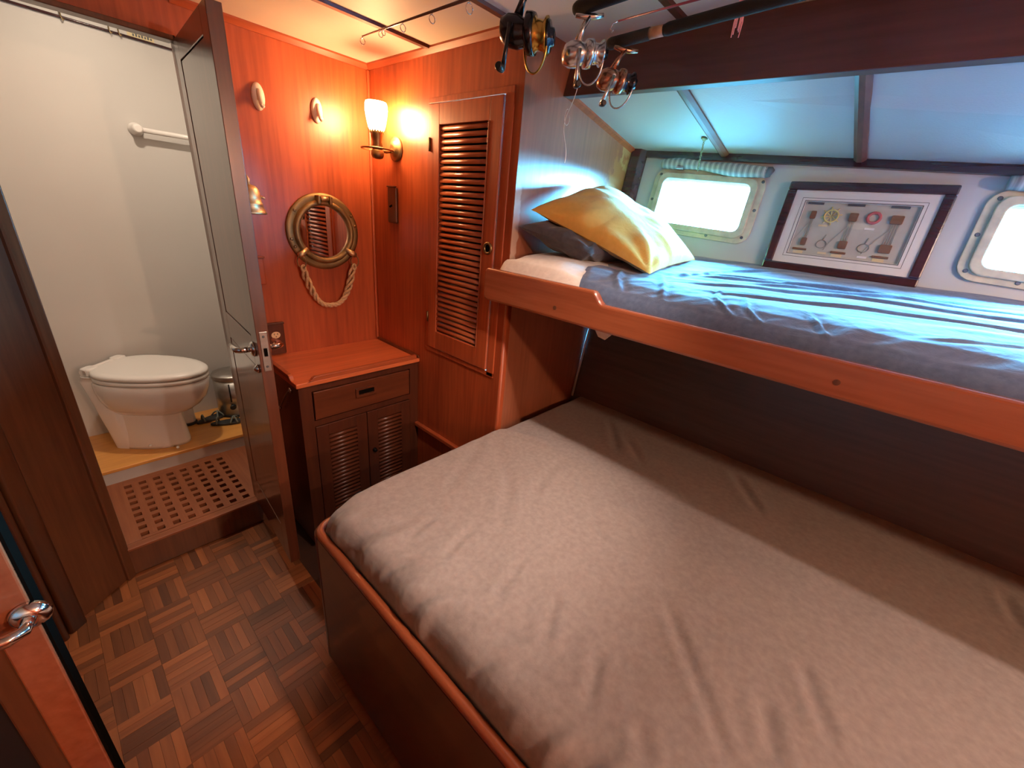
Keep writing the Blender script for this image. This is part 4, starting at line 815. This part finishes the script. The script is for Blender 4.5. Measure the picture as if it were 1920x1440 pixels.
# ------------------------------------------------------------------ fishing rods and reels under the ceiling
def arcpts(c, a1, a2, r1, r2, q0, q1, n): return [c + a1 * (r1 * math.cos(q0 + (q1 - q0) * i / (n - 1))) + a2 * (r2 * math.sin(q0 + (q1 - q0) * i / (n - 1))) for i in range(n)]
def reel(root, seat, ax, spo, side, body, spool, bailm, handm, s=1.0, swing=0.6, rb=0.027):
    """seat: point under the rod; ax: axis of the spool (towards the tip); spo: down direction; side: handle side"""
    R = put('spinning_reel', None, seat, root); WL[R.name] = Vector(seat)
    c = seat + spo * (0.066 * s)
    part('reel_foot', MB().tube([seat - ax * .030 * s, seat - ax * .010 * s + spo * .002, seat + ax * .010 * s + spo * .002, seat + ax * .030 * s], [.004 * s, .006 * s, .006 * s, .004 * s], 8), body, R)
    part('reel_stem', MB().tube([seat + spo * .002, seat + spo * .022 * s - ax * .012 * s, seat + spo * .048 * s - ax * .020 * s], [.006 * s, .0055 * s, .009 * s], 10), body, R)
    part('gear_case', MB().lathe([(.006 * s, -.050 * s), (.018 * s, -.046 * s), (.024 * s, -.034 * s), (.025 * s, -.018 * s), (.020 * s, -.004 * s), (.017 * s, .004 * s)], c, (spo, side, ax), 24), body, R)
    rt = part('rotor', MB().lathe([(.016 * s, -.004 * s), (rb * .98 * s, 0.0), (rb * s, .008 * s), (rb * .96 * s, .014 * s), (rb * .86 * s, .014 * s)], c, (spo, side, ax), 28), body, R)
    sp_ = part('spool', MB().lathe([(rb * .80 * s, .012 * s), (rb * .86 * s, .014 * s), (rb * .72 * s, .018 * s), (rb * .70 * s, .030 * s), (rb * .88 * s, .034 * s), (rb * .90 * s, .037 * s)], c, (spo, side, ax), 28), spool, R)
    part('drag_knob', MB().lathe([(rb * .78 * s, .037 * s), (rb * .74 * s, .041 * s), (rb * .45 * s, .042 * s), (rb * .42 * s, .048 * s), (rb * .2 * s, .050 * s)], c, (spo, side, ax), 24), 'gun', sp_)
    bp = arcpts(c + ax * .016 * s + spo * .012 * s, (ax * .85 + side * .5).normalized(), spo, .027 * s, .044 * s, -.25, math.pi + .25, 20)
    part('bail_wire', MB().tube(bp, .0019 * s, 7), bailm, rt)
    for e in (bp[0], bp[-1]): part('bail_arm', MB().tube([e - ax * .012 * s, e, e + (c + ax * .018 * s - e) * .15], [.005 * s, .004 * s, .003 * s], 8), body, rt)
    a0 = c - ax * .022 * s + side * .022 * s; d = (spo * math.cos(swing) - ax * math.sin(swing)).normalized()
    h = part('handle_shaft', MB().tube([a0, a0 + side * .014 * s], .0045 * s, 8), handm, R)
    a1 = a0 + side * .014 * s; a2 = a1 + d * .068 * s + side * .006 * s
    part('handle_arm', MB().tube([a1, a1.lerp(a2, .5), a2], [.0042 * s, .0036 * s, .0042 * s], 8), handm, h)
    part('handle_knob', MB().tube([a2 - side * .002, a2 + side * .008 * s, a2 + side * .022 * s, a2 + side * .027 * s], [.003 * s, .006 * s, .0072 * s, .005 * s], 10), 'black', h)
    return R, c
def guide(root, p, ax, r, mat='chrome'):
    part('line_guide', MB().tube(arcpts(p - Z * (r + .004), X, Z, r, r, 0, 2 * math.pi * .99, 14), .0011, 6).tube([p - Z * .001, p - Z * .005], .0012, 6), mat, root)
r1 = thing('fishing_rod', (-0.298, -0.9, 1.875), 'fishing rod nearest the sconce wall, with black and gold spinning reel', 'fishing rod', 'rods stowed under the ceiling')
part('blank', MB().tube([(-0.300, -0.488, 1.880), (-0.298, -0.7, 1.881), (-0.290, -1.02, 1.884)], [.0018, .0026, .0042], 8), 'blank', r1)
for (y, x, r) in ((-0.489, -0.300, .0075), (-0.586, -0.3005, .0065), (-0.600, -0.3005, .0055), (-0.688, -0.298, .008), (-0.806, -0.295, .0085), (-0.936, -0.291, .010)): guide(r1, Vector((x, y, 1.880)), Y, r)
part('grip', MB().tube([(-0.290, -1.02, 1.884), (-0.289, -1.04, 1.884), (-0.287, -1.30, 1.886), (-0.285, -1.48, 1.887)], [.008, .0125, .0125, .014], 12), 'foam', r1)
reel(r1, Vector((-0.289, -1.115, 1.872)), (Vector((0.45, -0.85, -0.10))).normalized(), Vector((0.0, -0.02, -1.0)), Vector((-0.88, -0.46, 0)), 'gun', 'gold', 'gold', 'gun', 1.18, 0.1, 0.031)
r2 = thing('fishing_rod', (-0.17, -1.5, 1.865), 'middle fishing rod with silver spinning reel and loose line', 'fishing rod', 'rods stowed under the ceiling')
part('grip', MB().tube([(-0.170, -1.140, 1.868), (-0.170, -1.148, 1.868), (-0.170, -1.30, 1.876), (-0.170, -1.50, 1.886)], [.010, .0135, .0135, .011], 12), 'foam', r2)
part('blank', MB().tube([(-0.170, -1.50, 1.886), (-0.168, -2.4, 1.90)], [.006, .003], 8), 'blank', r2)
R2, c2 = reel(r2, Vector((-0.166, -1.178, 1.853)), Vector((0.70, -0.66, 0.12)).normalized(), Vector((0.05, 0.02, -1.0)), Vector((-0.6, -0.75, 0)).normalized(), 'silver', 'silver', 'silver', 'silver', 1.0, 0.05)
lp_ = []
for k in range(26):
    t = k / 25; lp_.append(Vector((c2.x + 0.004 - 0.030 * t + 0.006 * math.sin(9 * t), c2.y + 0.010 + 0.012 * math.sin(4 * t), c2.z - 0.05 - 0.165 * t)))
part('loose_line', MB().tube(lp_, 0.0008, 5), 'line', R2)
part('line_loop', MB().tube([lp_[8] + Vector((-.010 * math.sin(q) - .004, 0, -.016 + .016 * math.cos(q))) for q in [2 * math.pi * i / 16 for i in range(14)]], 0.0006, 5), 'line', R2)
r3 = thing('fishing_rod', (-0.06, -1.5, 1.84), 'fishing rod closest to the header, with copper and black reel', 'fishing rod', 'rods stowed under the ceiling')
part('grip', MB().tube([(-0.060, -1.165, 1.836), (-0.060, -1.172, 1.836), (-0.060, -1.268, 1.840)], [.009, .012, .012], 12), 'foam', r3)
part('cork_ring', MB().tube([(-0.060, -1.268, 1.840), (-0.060, -1.300, 1.841)], .0105, 12), 'cork', r3)
part('grip', MB().tube([(-0.060, -1.300, 1.841), (-0.060, -1.31, 1.842), (-0.052, -1.70, 1.866), (-0.052, -1.78, 1.87)], [.010, .012, .012, .009], 12), 'foam', r3)
part('blank', MB().tube([(-0.058, -1.78, 1.856), (-0.055, -2.4, 1.875)], [.006, .003], 8), 'blank', r3)
reel(r3, Vector((-0.060, -1.215, 1.820)), Vector((0.75, -0.60, 0.0)).normalized(), Vector((-0.10, 0.10, -1.0)).normalized(), Vector((-0.6, -0.75, 0)).normalized(), 'copper', 'gun', 'silver', 'silver', 0.95, 0.25)
r4 = thing('fishing_rod', (-0.02, -1.6, 1.88), 'thin pink fishing rod tip between the black grips and ceiling', 'fishing rod', 'rods stowed under the ceiling')
part('blank', MB().tube([(-0.055, -1.180, 1.878), (-0.05, -1.45, 1.888), (-0.045, -2.2, 1.90)], [.0018, .0030, .005], 8), 'pink', r4)
part('tip_guide', MB().tube([(-0.055, -1.178, 1.878), (-0.058, -1.168, 1.874), (-0.061, -1.166, 1.864), (-0.060, -1.170, 1.858), (-0.057, -1.174, 1.864)], 0.0016, 7), 'chrome', r4)
sq = thing('squid_lure', (0.03, -1.44, 1.87), 'pink rubber squid lure dangling beside the header', 'lure')
so = Vector((0.0, -1.430, 1.905))
part('lure_head', MB().lathe([(0.002, 0.0), (0.007, -.006), (0.008, -.018), (0.0065, -.030)], so, (X, Y, Z), 14), 'squid', sq)
for k in range(6):
    a = 2 * math.pi * k / 6; d = Vector((math.cos(a), math.sin(a), 0)); L = 0.036 + 0.014 * ((k * 7) % 3) / 2
    part('tentacle', MB().tube([so + d * .005 - Z * .028, so + d * .008 - Z * (.028 + L * .5), so + d * .007 - Z * (.028 + L)], [.0016, .0012, .0009], 6), 'squid', sq)
part('lure_line', MB().tube([so, so + Z * .045], .0008, 5), 'line', sq)
sp2 = thing('metal_lure', (0.03, -1.47, 1.88), 'tiny pale lure with silver tip right of the squid lure', 'lure')
l0 = Vector((0.018, -1.452, 1.905))
part('lure_body', MB().tube([l0, l0 - Z * .010, l0 - Z * .020], [.002, .004, .003], 10), 'squid', sp2); part('lure_tip', MB().tube([l0 - Z * .020, l0 - Z * .034], [.0026, .0008], 8), 'chrome', sp2); part('lure_line', MB().tube([l0, l0 + Z * .045], .0008, 5), 'line', sp2)

# ------------------------------------------------------------------ toilet compartment contents
ta = Vector((0.707, -0.707, 0)); tb = Vector((0.707, 0.707, 0)); th0 = Vector((-0.945, 0.780, 0)); ZP = 0.2
tl = thing('toilet', th0 + ta * 0.15 + Z * ZP, 'white porcelain marine toilet with closed lid on the wooden platform', 'toilet')
def egg(a0, a1, w, n=40, back=2.8):
    p = []; c = (a0 + a1) / 2 - (a1 - a0) * 0.10; 
    for i in range(n):
        q = 2 * math.pi * i / n; ca, sa = math.cos(q), math.sin(q)
        if ca >= 0: p.append((c + (a1 - c) * ca, w * sa))
        else: p.append((c + (c - a0) * -abs(ca) ** (2 / back), w * math.copysign(abs(sa) ** (2 / back), sa)))
    return p
def loft(secs, n=40):
    rows = []
    for (z, a0, a1, w) in secs: rows.append([th0 + ta * (q[0] * .90) + tb * (q[1] * .88) + Z * (ZP + (z - ZP) * .96) for q in egg(a0, a1, w, n)])
    mb = MB(); k = len(rows); vs = [p for r in rows for p in r]; fs = []
    for i in range(k - 1):
        for j in range(n): fs.append((i * n + j, i * n + (j + 1) % n, (i + 1) * n + (j + 1) % n, (i + 1) * n + j))
    mb.add(vs, fs, True); mb.f.append(tuple(reversed(range(n)))); mb.sm.append(False); mb.f.append(tuple((k - 1) * n + j for j in range(n))); mb.sm.append(False); return mb
part('pedestal', loft([(.2, -.075, .292, .108), (.215, -.078, .292, .108), (.30, -.082, .284, .102), (.38, -.086, .280, .100), (.44, -.088, .300, .110)]), 'porc', tl)
part('bowl', loft([(.385, -.02, .300, .085), (.405, -.03, .345, .118), (.44, -.045, .395, .146), (.485, -.055, .432, .166), (.53, -.06, .450, .177), (.572, -.06, .456, .180), (.580, -.055, .452, .177)]), 'porc', tl)
shr = []
for z, w_, l_, o_ in ((.2, .19, .10, .015), (.30, .20, .105, .005), (.45, .22, .115, -.010), (.56, .235, .12, -.025), (.582, .225, .11, -.025)): shr.append([th0 + ta * (q[0] + o_) + tb * q[1] + Z * z for q in rrect(l_, w_, 0.03, 4)])
_n = len(shr[0]); _m = MB().grid([[r[i % _n] for r in shr] for i in range(_n)], True, True, True); _m.f.append(tuple(i * len(shr) + len(shr) - 1 for i in range(_n))); _m.sm.append(False)
part('back_shroud', _m, 'porc', tl)
part('seat_ring', loft([(.583, -.045, .452, .176), (.587, -.05, .458, .180), (.600, -.05, .458, .180), (.604, -.045, .453, .177)]), 'plastic', tl)
ldp = part('lid', loft([(.608, -.048, .452, .176), (.612, -.052, .459, .181), (.624, -.052, .459, .181), (.632, -.046, .450, .173), (.636, -.03, .42, .15)]), 'plastic', tl)
for s in (-1, 1): part('hinge_block', MB().prism(rrect(0.050, 0.060, 0.018, 4), th0 - ta * 0.045 + tb * (s * 0.078), (ta, tb, Z), .584, .622), 'plastic', tl, 0.008)
part('hinge_bar', MB().tube([th0 - ta * .05 - tb * .108 + Z * .603, th0 - ta * .05 + tb * .108 + Z * .603], .016, 12), 'plastic', tl)
for u in (.14, .27): part('bolt_cap', MB().sphere(th0 + ta * u - tb * .092 + Z * .222, .007, 10, 6), 'plastic', tl)
br = thing('toilet_brush', (-0.715, 0.815, 0.2), 'white toilet brush holder with dark foot behind the toilet', 'brush')
part('holder', MB().lathe([(.033, .212), (.035, .22), (.031, .300), (.027, .322)], (-0.715, 0.815, 0), (X, Y, Z), 20), 'plastic', br); part('foot', MB().lathe([(.040, .2), (.040, .208), (.034, .213)], (-0.715, 0.815, 0), (X, Y, Z), 20), 'pipe', br)
part('brush_stem', MB().tube([(-.715, .815, .32), (-.715, .815, .335)], .01, 10), 'plastic', br)
bn = thing('pedal_bin', (-0.475, 0.825, 0.2), 'brushed steel pedal bin with domed lid half hidden by the door', 'bin')
part('bin_body', MB().lathe([(.090, .212), (.090, .425)], (-0.475, 0.825, 0), (X, Y, Z), 36), 'steel', bn); part('bin_lid', MB().lathe([(.093, .425), (.0945, .430), (.0945, .448), (.090, .454), (.05, .460), (.0001, .462)], (-0.475, 0.825, 0), (X, Y, Z), 36), 'steel', bn)
part('bin_foot', MB().lathe([(.092, .2), (.092, .214)], (-0.475, 0.825, 0), (X, Y, Z), 36), 'black', bn); part('bin_pedal', MB().lathe([(.016, 0), (.017, .006), (.012, .012)], (-0.508, 0.7425, 0.268), (X, Z, Vector((-0.35, -0.93, 0))), 16), 'black', bn)
part('bin_dark_panel', MB().tube([(-0.512, 0.744, 0.30), (-0.512, 0.744, 0.41)], 0.004, 8), 'gun', bn)  # dark upright strip on the bin front
def sandal(o, d, label):
    d = Vector(d).normalized(); n = Vector((-d.y, d.x, 0)); t = thing('sandal', o, label, 'sandal', 'sandals on the toilet platform'); o = Vector(o)
    sole = [(0.085 * math.cos(q) * (1 if math.cos(q) > 0 else .95), (0.029 + 0.006 * math.cos(q)) * math.sin(q)) for q in [2 * math.pi * i / 28 for i in range(28)]]
    part('sole', MB().prism(sole, o, (d, n, Z), 0, 0.014), 'pipe', t, 0.003)
    for (a, b2, h) in (((0.05, -.030), (0.015, .030), .028), ((0.015, -.030), (0.05, .030), .030), ((-.05, -.025), (-.042, .025), .034)):
        P = [o + d * (a[0] + (b2[0] - a[0]) * k / 10) + n * (a[1] + (b2[1] - a[1]) * k / 10) + Z * (.012 + h * math.sin(math.pi * k / 10)) for k in range(11)]
        part('strap', MB().tube(P, 0.0042, 8), 'gstrap', t)
M['gstrap'] = plain('grey_strap', (0.17, 0.19, 0.17), 0.7)
sandal((-0.610, 0.790, 0.2), (0.9, 0.25, 0), 'dark strappy sandal nearer the toilet on the platform'); sandal((-0.560, 0.690, 0.2), (0.9, -0.3, 0), 'dark strappy sandal nearer the steel bin')
tw = thing('towel_bar', (-0.45, 0.90, 1.64), 'white towel bar with round end on the toilet wall', 'towel bar')
for x in (-0.640, -0.10): part('end_bracket', MB().lathe([(.027, 0), (.027, .008), (.022, .018), (.018, .040), (.019, .060), (.012, .066)], (x, 0.9345, 1.648), (X, Z, -Y), 24), 'plastic', tw)
part('bar', MB().tube([(-0.640, 0.885, 1.646), (-0.10, 0.885, 1.640)], .0105, 14), 'plastic', tw)

# ------------------------------------------------------------------ lamps out of view, some added for their light
def ceiling_lamp(p, power, colr, label, size=0.05, cone=None, aim=None, blend=0.25):
    t = thing('ceiling_lamp', p, label, 'lamp', 'round ceiling lamps')
    part('lamp_ring', MB().lathe([(.060, .005), (.064, 0.0), (.060, -.012), (.050, -.016), (.048, -.012)], p, (X, Y, Z), 28, cap=False), 'brass', t)
    part('lamp_diffuser', MB().lathe([(.049, -.010), (.030, -.014), (.0001, -.015)], p, (X, Y, Z), 24, cap=False), 'diff', t)
    if cone:                                          # recessed downlight: the housing limits the beam
        sd = bpy.data.lights.new('downlight', 'SPOT'); sd.energy = power; sd.color = colr; sd.spot_size = math.radians(cone); sd.spot_blend = blend; sd.shadow_soft_size = 0.02
        so_ = bpy.data.objects.new('downlight', sd); so_.location = p - Z * 0.02; COL.objects.link(so_)
        if aim is not None: so_.rotation_euler = (aim - so_.location).to_track_quat('-Z', 'Y').to_euler()
    else: area_light('ceiling_lamp_light', p - Z * 0.018, size, power, colr)
ceiling_lamp(LAMPS[0][0], LAMPS[0][1], LAMPS[0][2], 'round ceiling lamp near the foot of the lower berth', cone=164)
ceiling_lamp(BERTH_FILL[0], BERTH_FILL[2], BERTH_FILL[3], 'unseen ceiling spotlight added to brighten the head of the lower berth', cone=72, aim=BERTH_FILL[1], blend=0.85)
p2 = LAMPS[1][0]; t2 = thing('wall_sconce', p2 + Vector((0, -0.085, -0.10)), 'unseen brass wall sconce added for light on the bulkhead behind the viewpoint', 'lamp')  # unseen sconce, added to throw warm light forward
part('back_plate', MB().lathe([(0.045, 0), (0.045, 0.005), (0.030, 0.011), (0.012, 0.022)], p2 + Vector((0, -0.088, -0.09)), (X, Z, Y), 28), 'brass', t2)
part('arm', MB().tube([p2 + Vector((0, -.075, -.09)), p2 + Vector((0, -.03, -.105)), p2 + Vector((0, 0, -.09))], 0.006, 10), 'brassd', t2)
part('collar', MB().lathe([(0.012, -.10), (0.034, -.092), (0.030, -.060), (0.031, -.050)], p2, (X, Y, Z), 24), 'brassd', t2)
pd = bpy.data.lights.new('sconce_bulb', 'POINT'); pd.energy = LAMPS[1][1]; pd.color = LAMPS[1][2]; pd.shadow_soft_size = 0.022
pob = bpy.data.objects.new('sconce_bulb', pd); pob.location = p2; COL.objects.link(pob)
ceiling_lamp(HEAD_LAMP[0] + Z * 0.065, HEAD_LAMP[1], HEAD_LAMP[2], 'round ceiling lamp in the toilet compartment', 0.08)
